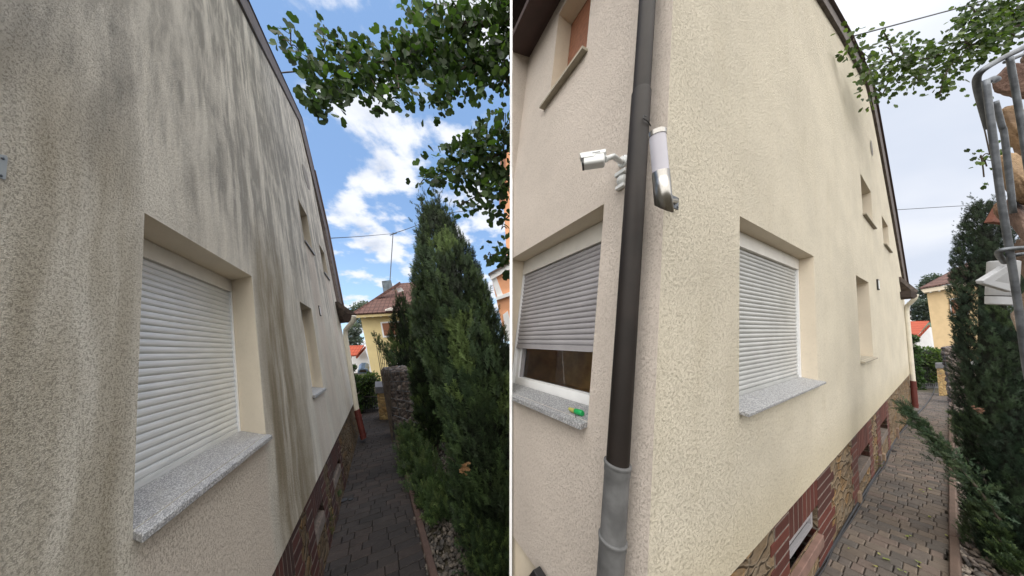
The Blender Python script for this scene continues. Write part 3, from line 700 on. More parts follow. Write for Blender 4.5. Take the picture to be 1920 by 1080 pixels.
g0 = on_pipe(866); L1 = .012
def seq(p, *dr): return [p - ax_ * d for d, r in dr], [RP * r for d, r in dr]
p_, r_ = seq(g0, (0, 1.13), (.001, 1.24), (.003, 1.27), (.011, 1.27), (.014, 1.22), (.02, 1.2), (.042, 1.2), (.05, 1.15), (.10, 1.15))
g1 = on_pipe(1006); p_.append(g1); r_.append(RP * 1.15)
ring_pipe('standpipe', m_pipegrey, dp, p_, r_)
p_, r_ = seq(g1, (0, 1.16), (.001, 1.27), (.003, 1.30), (.010, 1.30), (.013, 1.25), (.03, 1.24), (.04, 1.18)); p_.append(on_pipe(1130)); r_.append(RP * 1.18)
ring_pipe('standpipe', m_pipegrey, dp, p_, r_)
c0 = on_pipe(234); p_, r_ = seq(c0, (0, 1.0), (.0, 1.17), (.006, 1.20), (.010, 1.06), (.013, 1.2), (.018, 1.17), (.018, 1.0)); ring_pipe('pipe_clamp', m_black, dp, p_, r_)
out_ = (CAM - c0).normalized(); out_ = (out_ - ax_ * out_.dot(ax_)).normalized(); sd_ = ax_.cross(out_).normalized()
b = MB(ID); K = c0 + out_ * RP * 1.22 - ax_ * .008 
if sd_.dot(c2w(V((1, 0, 0)))) < 0: sd_ = -sd_
b.tube([K + sd_ * .018 + ax_ * .010, K + sd_ * .030, K + sd_ * .024 - ax_ * .014, K + sd_ * .016 - ax_ * .004, K + sd_ * .018 + ax_ * .010], .0025, 6)
b.tube([K + sd_ * .02 - ax_ * .01, K + sd_ * .036 - ax_ * .016 - out_ * .012, K + sd_ * .052 - ax_ * .024 - out_ * .04], .003, 6)
b.build('clamp_tie', m_black, dp)

# bullet security camera on its junction box
base = FF(*FF.hitw(1170, 303, .0), 0.0); bn = -FR.eu.normalized()
cc = thing('security_camera', 'small white security camera on a swivel arm left of the black downpipe', 'camera', base)
zb = (base - CAM).dot(for_) / F * 460
def P3(px, py, z): return at(px, py, z)
Bk = P3(1134, 299, zb - .11); Fr = P3(1090, 306, zb - .07)
AX = (Fr - Bk).normalized(); UP = FR.ev - AX * FR.ev.dot(AX); UP.normalize(); SD = AX.cross(UP).normalized()
Lc = (Fr - Bk).length
FC = Frame(Bk, AX, UP, SD)
def rsec(w_, h_, r, n=5, oy=0.):      # rounded box section in (up, side)
    o = []
    for sx, sy, a0 in ((1, 1, 0), (-1, 1, 90), (-1, -1, 180), (1, -1, 270)):
        for k in range(n + 1):
            a = math.radians(a0 + 90 * k / n); o.append((sx * (w_ - r) + r * math.cos(a), oy + sy * (h_ - r) + r * math.sin(a)))
    return o
def loft(fr, secs, caps=True):
    b = MB(fr); n = len(secs[0][1]); vs = []; 
    for u, s in secs: vs += [(u, y, x) for x, y in s]
    fs = [(i * n + k, i * n + (k + 1) % n, (i + 1) * n + (k + 1) % n, (i + 1) * n + k) for i in range(len(secs) - 1) for k in range(n)]
    if caps: fs += [tuple(range(n)), tuple((len(secs) - 1) * n + k for k in range(n))]
    b.add(vs, fs); return b
S = .033
loft(FC, [(0, rsec(S * .8, S * .75, .012)), (.006, rsec(S, S * .95, .014)), (Lc * .86, rsec(S, S * .95, .014)), (Lc * .88, rsec(S * .96, S * .9, .013))]).build('body', m_white, cc, smooth=True, sharp=35)
b = MB(FC); b.prism([(-.004, S * .98, -S * 1.06), (Lc * 1.04, S * .98, -S * 1.1), (Lc * 1.0, S * .2, -S * 1.1), (Lc * .45, S * .2, -S * 1.08), (Lc * .40, S * .5, -S * 1.06), (-.004, S * .5, -S * 1.06)], (0, 0, .004))
b.prism([(-.004, S * .98, S * 1.06), (Lc * 1.04, S * .98, S * 1.1), (Lc * 1.0, S * .2, S * 1.1), (Lc * .45, S * .2, S * 1.08), (Lc * .40, S * .5, S * 1.06), (-.004, S * .5, S * 1.06)], (0, 0, .004))
b.prism([(-.006, S * 1.0, -S * 1.06), (Lc * 1.06, S * 1.0, -S * 1.1), (Lc * 1.06, S * 1.14, -S * 1.06), (-.006, S * 1.14, -S * 1.0)], (0, 0, S * 2.16))
b.build('sun_shield', m_white, cc, bevel=.001)
loft(FC, [(Lc * .87, rsec(S * .97, S * .92, .013)), (Lc * .92, rsec(S * 1.0, S * .96, .013)), (Lc * .96, rsec(S * 1.0, S * .96, .013))]).build('lens_face', m_black, cc, smooth=True, sharp=35)
b = MB(FC); b.box(Lc * .20, Lc * .52, S * .70, S * .80, -S * 1.08 - .001, -S * 1.075)
b.build('maker_mark', m_screw, cc)
J1 = P3(1142, 296, zb - .085); J2 = P3(1150, 293, zb - .075); J3 = P3(1163, 303, zb - .03); J4 = base + bn * .012
b = MB(ID); b.tube([Bk - AX * -.002, lerp(Bk, J1, .45), lerp(Bk, J1, .5), J1], [.017, .017, .013, .013], 16); b.build('neck', m_white, cc, smooth=True, sharp=40)
b = MB(ID); b.tube([J1, lerp(J1, J2, .5), J2, J3, J4], [.0125, .0145, .0145, .0135, .015], 16); b.build('swivel_arm', m_white, cc, smooth=True, sharp=50)
b = MB(ID); b.tube([base + bn * .0, base + bn * .010, base + bn * .018, base + bn * .020], [.034, .034, .028, .02], 28); b.build('base_plate', m_white, cc, smooth=True, sharp=35)
b = MB(ID)
for k in range(3): a = k * 2.1 + .4; p = base + bn * .0185 + (FR.ev * math.cos(a) + FR.ew * math.sin(a)) * .024; b = MB(ID); b.tube([p, p + bn * .002], .003, 8); b.build('screw', m_screw, cc)
jb = FF(*FF.hitw(1168, 338, 0), 0)
jt = thing('motion_sensor', 'white round motion sensor below the security camera, half behind the downpipe', 'sensor', jb)
FJ = Frame(jb, FR.ew, FR.ev, bn)
b = MB(FJ); b.box(-.035, .035, .026, .050, 0, .035); b.build('junction_box', m_white, jt, bevel=.004)
b = MB(FJ); b.box(-.028, .028, -.055, -.034, 0, .030); b.build('lower_housing', m_white, jt, bevel=.004)
b = MB(FJ); b.tube([(0, 0, .0), (0, -.001, .012), (0, -.002, .024), (0, -.003, .032), (0, -.003, .035)], [.031, .031, .025, .013, .003], 24); b.build('dome', m_white, jt, smooth=True, sharp=60)

# stainless wall light on the corner
q = M('frosted_diffuser'); setc(q, q.mix(q.noise(q.hc, 12, 3), (.44, .43, .49), (.50, .49, .55)), .4); m_diff = q.m
wl_t = FR(*FR.hitw(1232, 247, .085), .085); wl_b = FR(*FR.hitw(1246, 403, .085), .085)
mp = FR(*FR.hitw(1263, 379, .0), .0)
wt = thing('wall_lamp', 'stainless steel tube wall lamp with frosted top right of the downpipe', 'lamp', mp)
ad = (wl_t - wl_b); La = ad.length; ad.normalize(); rw = .0315
def ax3(t): return wl_b + ad * (La * t)
ring_pipe('cap', m_steel, wt, [ax3(1.0), ax3(.998), ax3(.945), ax3(.944)], [rw * .9, rw * 1.05, rw * 1.05, rw * .9], 36)
ring_pipe('diffuser', m_diff, wt, [ax3(.95), ax3(.50)], rw * .97, 36)
b = MB(ID); n = 36; vs = []; a_cut = 0; cx_ = (CAM - wl_b); cx_ = (cx_ - ad * cx_.dot(ad)).normalized(); cy_ = ad.cross(cx_); a_cut = math.radians(62 if cy_.dot(c2w(V((1, 0, 0)))) > 0 else -62)
for k in range(n):
    a = 2 * math.pi * k / n; rim = (cx_ * math.cos(a) + cy_ * math.sin(a)) * rw * 1.04
    vs += [ax3(.515) + rim, ax3(.0) + rim + ad * (1 - math.cos(a - a_cut)) * .026]
b.add(vs, [(2 * k, 2 * ((k + 1) % n), 2 * ((k + 1) % n) + 1, 2 * k + 1) for k in range(n)]); b.build('steel_body', m_steel, wt, smooth=True, solid=.0015)
b = MB(ID); b.tube([ax3(.22) - cx_ * rw * .6, lerp(ax3(.2), mp, .6) , mp + FR.ew * .012, mp + FR.ew * .004], [.007, .008, .011, .015], 18); b.build('bracket_arm', m_steel, wt, smooth=True, sharp=40)
mu, mv = FR.hitw(1263, 379, 0); b = MB(FR); b.box(mu - .028 * US, mu + .024 * US, mv - .032, mv + .030, 0, .004); b.build('mounting_plate', m_galv, wt, bevel=.001)
for du, dv in ((.018, .02), (.018, -.022), (-.02, -.022)): b = MB(FR); b.box(mu + du * US - .005, mu + du * US + .005, mv + dv - .004, mv + dv + .004, .004, .0075); b.build('screw', m_screw, wt)

# steel mounting plate left over on the stained wall
sp = FL(*FL.hitw(-2, 314, 0), 0)
st_ = thing('mounting_plate', 'grey steel plate with two dark screws on the stained wall at the left', 'plate', sp)
e1 = FL.hitw(15, 296, .003); e2 = FL.hitw(11, 336, .003); e0 = FL.hitw(-30, 285, .003); e3 = FL.hitw(-30, 330, .003)
b = MB(FL); b.prism([(*e0, .0005), (*FL.hitw(0, 289, .003), .0005), (*FL.hitw(12, 291, .003), .0005), (*e1, .0005), (*e2, .0005), (*FL.hitw(8, 337, .003), .0005), (*FL.hitw(0, 334, .003), .0005), (*e3, .0005)], (0, 0, .003)); b.build('plate', simple('zinc_plate', (.27, .29, .29), .5, .3, .06), st_, bevel=.001)
for p in ((6, 297), (2, 329)):
    b = MB(FL); s_ = FL.hitw(*p, .005); b.tube([(s_[0], s_[1], .002), (s_[0], s_[1], .006), (s_[0], s_[1], .008)], [.0045, .0045, .002], 12); b.build('screw', m_screw, st_)
hp = FL.hitw(205, 244); 
b = MB(FL); b.tube([(hp[0], hp[1], -.004), (hp[0], hp[1], .0012)], .0035, 10); tag(b.build('old_plug_hole', m_grime), 'small dark screw hole in the grey plaster high above the window', 'hole')

# things on the front sill
s0 = FF.hitw(1068, 756, .0); gv = bB + .012
gp = [FF(FF.hitw(x, y, -.03)[0], bB + h, -.03 + k) for x, y, h, k in ((1069, 752, .020, 0), (1075, 755, .018, .0), (1079, 756, .018, .0), (1094, 759, .02, .0))]
q = M('green_plastic'); setc(q, (.01, .30, .08), .35); m_green = q.m
gt = thing('glue_bottle', 'small green plastic bottle lying on the grey front window sill', 'bottle', gp[3])
b = MB(ID); b.tube([gp[2], lerp(gp[2], gp[3], .12), lerp(gp[2], gp[3], .9), gp[3]], [.010, .0165, .0165, .013], 18); b.build('bottle_body', m_green, gt, smooth=True, sharp=45)
b = MB(ID); b.tube([gp[0], gp[1], gp[2]], [.010, .0135, .0125], 16); b.build('cap', simple('olive_cap', (.35, .34, .10), .5), gt, smooth=True, sharp=45)
tw = FF(FF.hitw(1081, 774, .02)[0], bB + .004, .02)
b = MB(ID); rr = random.Random(4)
for k in range(5):
    p = tw + V((rr.uniform(-.012, .012), rr.uniform(-.012, .012), 0)) + FR.ev * .006; b.tube([p, p + V((rr.uniform(-.012, .012), rr.uniform(-.012, .012), rr.uniform(0, .008)))], .0016, 5)
tag(b.build('cable_clip', m_black), 'tiny black wire clip lying near the edge of the grey front window sill', 'clip')
# gully cover at the foot of the front face
gq = [FF.hitw(*p, .04) for p in ((992, 1085), (1010, 1062), (1026, 1085))]
b = MB(FF); b.prism([(gq[0][0], gq[0][1] - .02, .05), (gq[1][0], gq[1][1], .03), (gq[2][0], gq[2][1] - .02, .02), (gq[2][0], gq[2][1] - .12, .02), (gq[0][0], gq[0][1] - .12, .05)], (0, 0, .05))
tag(b.build('gully_cover', m_black, bevel=.004), 'dark metal gully cover at the foot of the clean front wall', 'cover')

# ------------------------------------------------------------------ eaves and rain pipes at the far corners
def far_eave(fr, parent, uf, pts_slab, gut_px, wz, us, name='eave'):
    pass
def eave(parent, z, quad, beam, soff, dz):
    """far eave: tiled slope, fascia and dark boards seen end on"""
    b = MB(ID); P = [at(x, y, z) for x, y in quad]; b.prism(P, for_ * dz); b.build('eave', m_dwood, parent)
zL = (FL(UF, 0, 0) - CAM).dot(for_)
zR = (FR(RUF, 0, 0) - CAM).dot(for_)
print('far corner depth', zL, zR)
lt = m_mortarL
def multi(parent, z, specs):
    dv = -(FL if parent is lh else FR).ew
    for nm, pts, dz, mt, oz in specs:
        b = MB(ID); b.prism([at(x, y, z + oz) for x, y in pts], dv * dz * .4); b.build(nm, mt, parent)
multi(lh, zL - .25, [('eave_board', [(633, 565), (668, 589), (663, 596), (634, 574)], 3.0, m_verge, 0), ('eave_beam', [(636, 577), (661, 597), (658, 604), (640, 605)], 1.5, m_dwood, .12),
     ('gutter', [(655, 588), (664, 591), (667, 600), (661, 604), (655, 600)], .5, m_dwood, -.15)])
multi(rh, zR - .5, [('eave_board', [(1689, 519), (1722, 545), (1717, 552), (1690, 528)], 3.0, m_verge, 0), ('eave_beam', [(1691, 531), (1714, 550), (1712, 556), (1694, 556)], 1.5, m_dwood, .2),
     ('gutter', [(1708, 545), (1718, 547), (1720, 556), (1714, 560), (1708, 556)], .6, m_dwood, -.2)])
def rainpipe(parent, z, pts, split, r0, zs=None, clip_at=None):
    up_, lo_ = pts[:split], pts[split - 1:]
    n_ = bpy.data.objects.new('downpipe', None); COL.objects.link(n_); n_.parent = parent
    b = MB(ID); b.tube([at(x, y, z + (zs[i] if zs else 0)) for i, (x, y) in enumerate(up_)], r0, 14); b.build('pipe', m_pipecream, n_, smooth=True, sharp=60)
    b = MB(ID); Q = [at(x, y, z + (zs[split - 1 + i] if zs else 0)) for i, (x, y) in enumerate(lo_)]; b.tube(Q, [r0 * 1.2] * len(Q), 14); b.build('standpipe', m_pipered, n_, smooth=True, sharp=60)
    for t in (.22, .85):
        p = lerp(Q[0], Q[-1], t); d = (Q[-1] - Q[0]).normalized(); b = MB(ID); b.tube([p, p + d * .04], r0 * 1.38, 14); b.build('pipe_collar', m_pipered, n_)
gL = G(683, 822); zgl = (gL - CAM).dot(for_) - .25
rainpipe(lh, zgl, [(664, 592), (662, 602), (655, 610), (648, 618), (648, 632), (669, 768), (682, 822)], 6, .050, [0, 0, .1, .2, .2, .05, 0])
gR = G(1716, 764); zgr = (gR - CAM).dot(for_) - .75
rainpipe(rh, zgr, [(1718, 552), (1715, 560), (1708, 567), (1701, 573), (1700, 585), (1712, 714), (1716, 764)], 6, .045, [0, 0, .1, .2, .2, .05, 0])

# light-well kerbs of upright bricks beside the plinth
def lightwell(fr, h, parent_label, us, cols, mat, w0, w1, base_v, top, seed, label):
    rr = random.Random(seed); u0, u1 = h; bw = .075 * us; n = max(3, int((u1 - u0) / bw)); b = MB(fr)
    for k in range(n):
        b.col = rr.choice(cols); a = u0 + k * bw; tt = top + rr.uniform(-.012, .008)
        b.box(a + .004 * us, a + bw - .004 * us, base_v, tt, w1 - .11 + rr.uniform(-.006, .006), w1 + rr.uniform(-.006, .006))
    for a in (u0 - .01 * us, u0 + n * bw + .01 * us - .0):
        b.col = rr.choice(cols); b.box(a - .04 * us, a + .03 * us, base_v, top - .006, w0, w1 - .115)
    return tag(b.build('lightwell_kerb', mat, bevel=.004), label, 'brick kerb')
KB = [(.19, .135, .105), (.15, .11, .095), (.23, .17, .12)]; KBL = [(.085, .055, .045), (.07, .05, .042), (.10, .065, .05)]
def wgt(fr, px, py):     # local coordinates of the ground point under a pixel
    return fr.loc(G(px, py))
for (pa, pb, lab) in (((1603, 939), (1640, 872), 'low kerb of upright old bricks below the middle basement window of the clean house'), ((1648, 862), (1672, 818), 'low kerb of upright old bricks below the farthest basement window of the clean house')):
    a, c = wgt(FR, *pa), wgt(FR, *pb); tv = max(a.y, c.y) + .16; lightwell(FR, (a.x, c.x), None, US, KB, m_brick2, 0, (a.z + c.z) / 2, min(a.y, c.y) - .15, (a.y + c.y) / 2 + .17, int(pa[0]), lab)
for (pa, pb, lab) in (((600, 1075), (627, 985), 'dark brick kerb below the nearer basement window of the stained house'), ((630, 960), (649, 900), 'dark brick kerb below the farther basement window of the stained house')):
    a, c = wgt(FL, *pa), wgt(FL, *pb); lightwell(FL, (a.x, c.x), None, 1, KBL, m_brick, -.02, (a.z + c.z) / 2, min(a.y, c.y) - .2, (a.y + c.y) / 2 + .13, int(pa[0]), lab)

# hose and cable along the clean wall
def ground_tube(px, r, lift=0.012, off=0): return [G(x, y) + V((off, 0, lift)) for x, y in px]
hp_ = [(1510, 1105), (1538, 1066), (1565, 1022), (1600, 962), (1634, 905), (1655, 872), (1676, 830), (1700, 800), (1722, 776), (1738, 758), (1750, 738), (1753, 724)]
def smoothpts(P, n=5):
    o = []
    for i in range(len(P) - 1):
        p0, p1, p2, p3 = P[max(i - 1, 0)], P[i], P[i + 1], P[min(i + 2, len(P) - 1)]
        for k in range(n):
            t = k / n; o.append(.5 * ((2 * p1) + (p2 - p0) * t + (2 * p0 - 5 * p1 + 4 * p2 - p3) * t * t + (3 * p1 - p0 - 3 * p2 + p3) * t ** 3))
    return o + [P[-1]]
H = smoothpts([G(x, y) + V((0, 0, .014)) for x, y in hp_])
b = MB(ID); b.tube(H, .011, 8); tag(b.build('garden_hose', m_cable, smooth=True), 'black garden hose running along the paving beside the clean house', 'hose')
H2 = smoothpts([G(x + dx, y) + V((0, 0, .012)) for (x, y), dx in zip(hp_[:8], (9, 9, 3, 7, 3, 6, 1, 0))]); b = MB(ID); b.tube(H2, .006, 6); tag(b.build('power_cable', m_cable, smooth=True), 'thin black cable twisted beside the garden hose on the paving', 'cable')
gd = G(644, 939); b = MB(ID); b.tube([gd + V((0, 0, .0)), gd + V((0, 0, .012))], .045, 16); b.tube([gd + V((.09, .02, .0)), gd + V((.09, .02, .01))], .03, 16)
tag(b.build('drain_cap', m_black), 'small black drain cap in the dark paving by the stained house', 'cap')
gd = G(1673, 846); b = MB(ID); b.tube([gd, gd + V((0, 0, .012))], .05, 16); tag(b.build('drain_cap', m_black), 'small black drain cap in the paving by the hose at the clean house', 'cap')
# ------------------------------------------------------------------ background buildings and boundary
m_yel = stucco('yellow_plaster', (.66, .55, .30), 1, (.8, .8, .8), .2, .1, None, .3)
m_yel2 = stucco('ochre_plaster', (.62, .47, .28), 1, (.8, .8, .8), .2, .1, None, .3)
m_whitew = simple('white_wall', (.74, .75, .77), .8, 0, .05, 2)
m_orange = simple('orange_plaster', (.72, .36, .20), .85, 0, .06, 2)
def tile_mat(name, c1, c2, su, sv):
    q = M(name); p = q.tint; U, Vv, W_ = q.sep(q.hc)
    a = q.math('ABSOLUTE', q.math('SINE', q.math('MULTIPLY', U, su))); f = q.math('FRACT', q.math('MULTIPLY', Vv, sv))
    h = q.math('ADD', q.math('MULTIPLY', a, .6), q.math('MULTIPLY', f, .6)); n = q.noise(q.hc, 3.3, 4, .7)
    rows = q.math('FRACT', q.math('MULTIPLY', W_, 3.6)); cols_ = q.math('FRACT', q.math('MULTIPLY', q.math('ADD', U, q.math('MULTIPLY', W_, .35)), 3.2)); dk = q.math('MINIMUM', q.smooth(rows, .0, .35), q.smooth(cols_, 0., .35)); setc(q, q.mix(q.math('MULTIPLY', q.math('SUBTRACT', 1.0, dk), .6), q.mix(n, c1, c2), [x * .35 for x in c1]), .75, 0, .3); bump(q, h, 1., .05); return q.m
m_tilebr = tile_mat('brown_roof_tiles', (.075, .038, .034), (.17, .095, .08), 12, 3.4)
m_tilered = tile_mat('red_roof_tiles', (.30, .05, .025), (.44, .10, .05), 12, 3.4)
def wpt(px, py, z): return at(px, py, z)
class Bld:
    """a building placed by its front corner; slabs are laid out on its own front plane"""
    def __init__(s, name, label, group, anchor, z, fr): s.o = thing(name, label, 'house', G(*anchor) if z is None else V((at(*anchor, z).x, at(*anchor, z).y, zg(*at(*anchor, z).xy))), group); s.z = z; s.fr = fr
    def slab(s, name, pts, dz, mat, off=0., par=None, hcs=1.):
        b = MB(ID); b.prism([at(x, y, s.z + off) for x, y in pts], s.fr * dz); return b.build(name, mat, par or s.o)
awayL = (for_ + c2w(V((-.55, 0, 0)))).normalized(); awayR = ray(1800, 640).normalized()
def roof_mesh(parent, tris, mat, z):      # faces given by (px, py, depth) corners, tiles follow the slope
    b = MB(ID)
    for t in tris: b.add([at(*p) for p in t], [tuple(range(len(t)))])
    o = b.build('roof', mat, parent, solid=.12)
    me = o.data; a = me.attributes['hc']
    return o
def win(B, q4, off=-.05, pane=m_brownsh, fr=m_pvc, bd=3):
    f = B.slab('window', q4, .12, fr, off)
    cx = sum(p[0] for p in q4) / 4; cy = sum(p[1] for p in q4) / 4
    w_ = abs(q4[1][0] - q4[0][0]); h_ = abs(q4[3][1] - q4[0][1]); k = (1 - 2 * bd / max(w_, 1), 1 - 2 * bd / max(h_, 1))
    B.slab('pane', [(cx + (x - cx) * k[0], cy + (y - cy) * k[1]) for x, y in q4], .05, pane, off - .03, f)

# yellow house at the end of the left path
YB = Bld('house', 'yellow plastered house with a brown tiled hipped roof and slate clad chimney', None, (700, 740), 17.0, awayL)
YB.slab('wall', [(675, 590), (840, 580), (860, 748), (707, 748)], 7, m_yel)
YB.slab('wall_base', [(705, 726), (860, 722), (862, 760), (710, 760)], 7.1, m_whitew, -.05)
YB.slab('soffit', [(663, 590), (850, 579), (850, 584), (668, 596)], 1.0, m_yel, -.5)
for k in range(7): YB.slab('rafter_end', [(682 + 15 * k, 590 - k), (686 + 15 * k, 590 - k), (686 + 15 * k, 596 - k), (682 + 15 * k, 596 - k)], .3, m_pvc, -.45)
roof_mesh(YB.o, [[(664, 588, 16.4), (850, 578, 16.4), (812, 526, 20), (750, 531, 20)], [(664, 588, 16.4), (750, 531, 20), (690, 585, 25)]], m_tilebr, 17)
YB.slab('ridge_tile', [(664, 589), (665, 585), (750, 528), (752, 533)], .25, m_tilebr, .9)
YB.slab('roof_vent', [(722, 581), (733, 577), (738, 579), (735, 582), (722, 583)], .3, m_alu, -.8)
YB.slab('skylight', [(742, 541), (752, 539), (757, 545), (747, 548)], .2, m_glassy if 'm_glassy' in globals() else m_pvc, 1.2)
ch = YB.slab('chimney', [(716, 527), (733, 525), (740, 552), (721, 560)], 1.0, simple('slate_cladding', (.12, .15, .18), .6, 0, .3, 3, .6, 6), 2.0)
win(YB, [(713, 604), (775, 599), (777, 628), (718, 633)]); win(YB, [(727, 681), (750, 680), (752, 697), (730, 698)])
# white house with red roof between them
WB = Bld('house', 'small white house with a red tiled roof behind the bush by the stained house', None, (680, 700), 26.0, awayL)
WB.slab('wall', [(660, 668), (684, 654), (700, 700), (655, 700)], 6, m_whitew)
roof_mesh(WB.o, [[(648, 650, 25.5), (683, 649, 25.5), (669, 668, 24), (650, 669, 24)]], m_tilered, 26); WB.slab('verge_board', [(667, 670), (684, 650), (686, 653), (669, 673)], .4, m_tilered, -.6)
CR = thing('parked_car', 'roof of a parked blue grey car behind the bush by the stained house', 'car', G(681, 716))
q = M('car_paint'); setc(q, (.10, .14, .20), .25, .3); b = MB(ID); Pc = [(670, 701), (671, 694), (676, 690.5), (684, 690), (690, 692), (692, 701)]; b.prism([at(x, y, 19) for x, y in Pc], awayL * 1.6); b.build('body', q.m, CR, bevel=.05)
b = MB(ID); b.prism([at(x, y, 18.96) for x, y in [(673, 698), (675, 694), (685, 693), (688, 698)]], awayL * .03); b.build('rear_window', m_glass, CR)
# orange house above the cypress
OB = Bld('house', 'orange house with white corner boards and cornice behind the tall cypress', None, (950, 700), 14.0, for_)
OB.slab('wall', [(921, 518), (990, 480), (1010, 640), (948, 640)], 5, m_orange)
OB.slab('cornice', [(917, 515), (990, 474), (992, 484), (920, 525)], 5.4, m_pvc, -.25); OB.slab('roof_edge', [(915, 513), (990, 470), (990, 475), (916, 517)], 5.6, m_verge, -.35)
OB.slab('corner_board', [(922, 524), (930, 519), (943, 553), (933, 558)], .3, m_pvc, -.1); OB.slab('string_course', [(929, 557), (990, 535), (990, 543), (931, 563)], .4, m_pvc, -.2)
OB.slab('corner_board', [(943, 590), (952, 583), (965, 640), (950, 640)], .3, m_pvc, -.12)
OB2 = Bld('house', 'upper storey of an orange house glimpsed through the ginkgo leaves', None, (955, 700), 19.0, for_)
OB2.slab('wall', [(948, 280), (1000, 270), (1000, 640), (960, 640), (944, 380)], 5, m_orange); OB2.slab('corner_post', [(938, 285), (948, 280), (946, 383), (936, 383)], .5, m_brownsh, -.2)

# right-hand picture of the same neighbours
YR = Bld('house', 'ochre yellow house with brown tiled roof behind the right cypress', None, (1750, 700), 20.0, awayR)
YR.slab('wall', [(1737, 545), (1860, 525), (1860, 690), (1757, 690)], 7, m_yel2); YR.slab('wall_base', [(1752, 678), (1860, 676), (1860, 720), (1758, 720)], 7.1, m_whitew, -.05)
YR.slab('soffit', [(1726, 543), (1860, 520), (1860, 528), (1732, 549)], 1., m_rev, -.5)
for k in range(5): YR.slab('rafter_end', [(1742 + 17 * k, 543 - 2.4 * k), (1746 + 17 * k, 542.5 - 2.4 * k), (1746 + 17 * k, 548 - 2.4 * k), (1742 + 17 * k, 548.5 - 2.4 * k)], .3, m_pvc, -.45)
roof_mesh(YR.o, [[(1727, 542, 19.4), (1862, 518, 19.4), (1862, 470, 22), (1800, 502, 22)], [(1727, 542, 19.4), (1800, 502, 22), (1745, 538, 27)]], m_tilebr, 20)
YR.slab('ridge_tile', [(1727, 543), (1728, 540), (1800, 500), (1802, 503)], .25, m_tilebr, .4)
win(YR, [(1780, 560), (1815, 556), (1817, 590), (1783, 592)])
WR = Bld('house', 'white gabled house with a red tiled roof behind the hedge of the clean house', None, (1730, 700), 30.0, awayR)
WR.slab('wall', [(1716, 630), (1742, 612), (1750, 660), (1716, 660)], 6, m_whitew); roof_mesh(WR.o, [[(1700, 604, 31), (1742, 603, 31), (1720, 630, 28), (1700, 626, 28)]], m_tilered, 30); WR.slab('verge_board', [(1718, 632), (1742, 608), (1744, 612), (1721, 636)], .4, m_tilered, -.8)
HR = Bld('house', 'distant pale house under the wooded hill seen past the clean house', None, (1706, 640), 60., for_)
HR.slab('wall', [(1697, 588), (1712, 586), (1712, 615), (1697, 615)], 5, m_whitew); HR.slab('roof', [(1695, 588), (1704, 580), (1714, 587), (1714, 589)], 5.3, m_tilebr, -.3)
# wooded hill on the horizon
b = MB(ID); rr = random.Random(9); n = 60; vs = []
for k in range(n + 1):
    a = math.radians(8 + 64 * k / n); r = 260 + 25 * math.sin(k * .4); h = (14 + 5 * math.sin(k * .23) + rr.uniform(-1, 1)) * math.sin(math.pi * k / n) ** .5
    x, y = r * math.sin(a), r * math.cos(a); vs += [(x, y, -3), (x * 1.03, y * 1.03, h * .6), (x * 1.15, y * 1.15, h * 1.5), (x * 1.5, y * 1.5, h * 1.2)]
b.add(vs, [(4 * k + j, 4 * k + 4 + j, 4 * k + 5 + j, 4 * k + 1 + j) for k in range(n) for j in range(3)])
q = M('wooded_hill'); setc(q, q.mix(q.noise(q.hc, .12, 8, .7), (.035, .075, .055), (.07, .12, .075)), .95); tag(b.build('hill', q.m, smooth=True), kind='structure')

# stone pillars with slab caps
q = M('yellow_rubble'); p = q.mapv(q.hc, (7, 7, 9)); e = q.n('ShaderNodeTexVoronoi', feature='DISTANCE_TO_EDGE'); e.inputs['Scale'].default_value = 1; q.l(p, e.inputs[0])
k_ = q.n('ShaderNodeTexVoronoi'); k_.inputs['Scale'].default_value = 1; q.l(p, k_.inputs[0])
c = q.mix(q.sep(k_.outputs['Color'])[0], (.33, .20, .08), (.50, .36, .16)); c = q.mix(q.smooth(e.outputs[0], .06, .01), c, (.20, .16, .10)); c = q.mix(1., c, q.mix(q.noise(q.hc, 25, 4, .7), (.6, .6, .6), (1.2, 1.2, 1.2)), 'MULTIPLY'); setc(q, c, .9); bump(q, e.outputs[0], .8, .05); m_yst = q.m
def pillar(label, base, top, wpx_, cap, z, away):
    t = thing('stone_pillar', label, 'pillar', G(*base)); 
    b = MB(ID); b.prism([at(x, y, z) for x, y in wpx_], away * .4); b.build('shaft', m_yst, t)
    b = MB(ID); b.prism([at(x, y, z - .06) for x, y in cap], away * .52); b.build('cap', m_dstone, t, bevel=.01)
m_dstone = simple('dark_cap_stone', (.12, .12, .13), .7, 0, .2, 4)
zp = (G(718, 787) - CAM).dot(for_); pillar('yellow rubble stone gate pillar at the end of the dark path', (718, 787), 0, [(707, 738), (729, 736), (735, 786), (712, 788)], [(703, 726), (732, 725), (733, 737), (704, 738)], zp, awayL)
zp2 = (G(1766, 742) - CAM).dot(for_); pillar('yellow rubble stone gate pillar at the end of the lighter path', (1766, 742), 0, [(1756, 690), (1779, 689), (1782, 741), (1761, 743)], [(1753, 681), (1782, 680), (1783, 690), (1754, 691)], zp2, awayR)
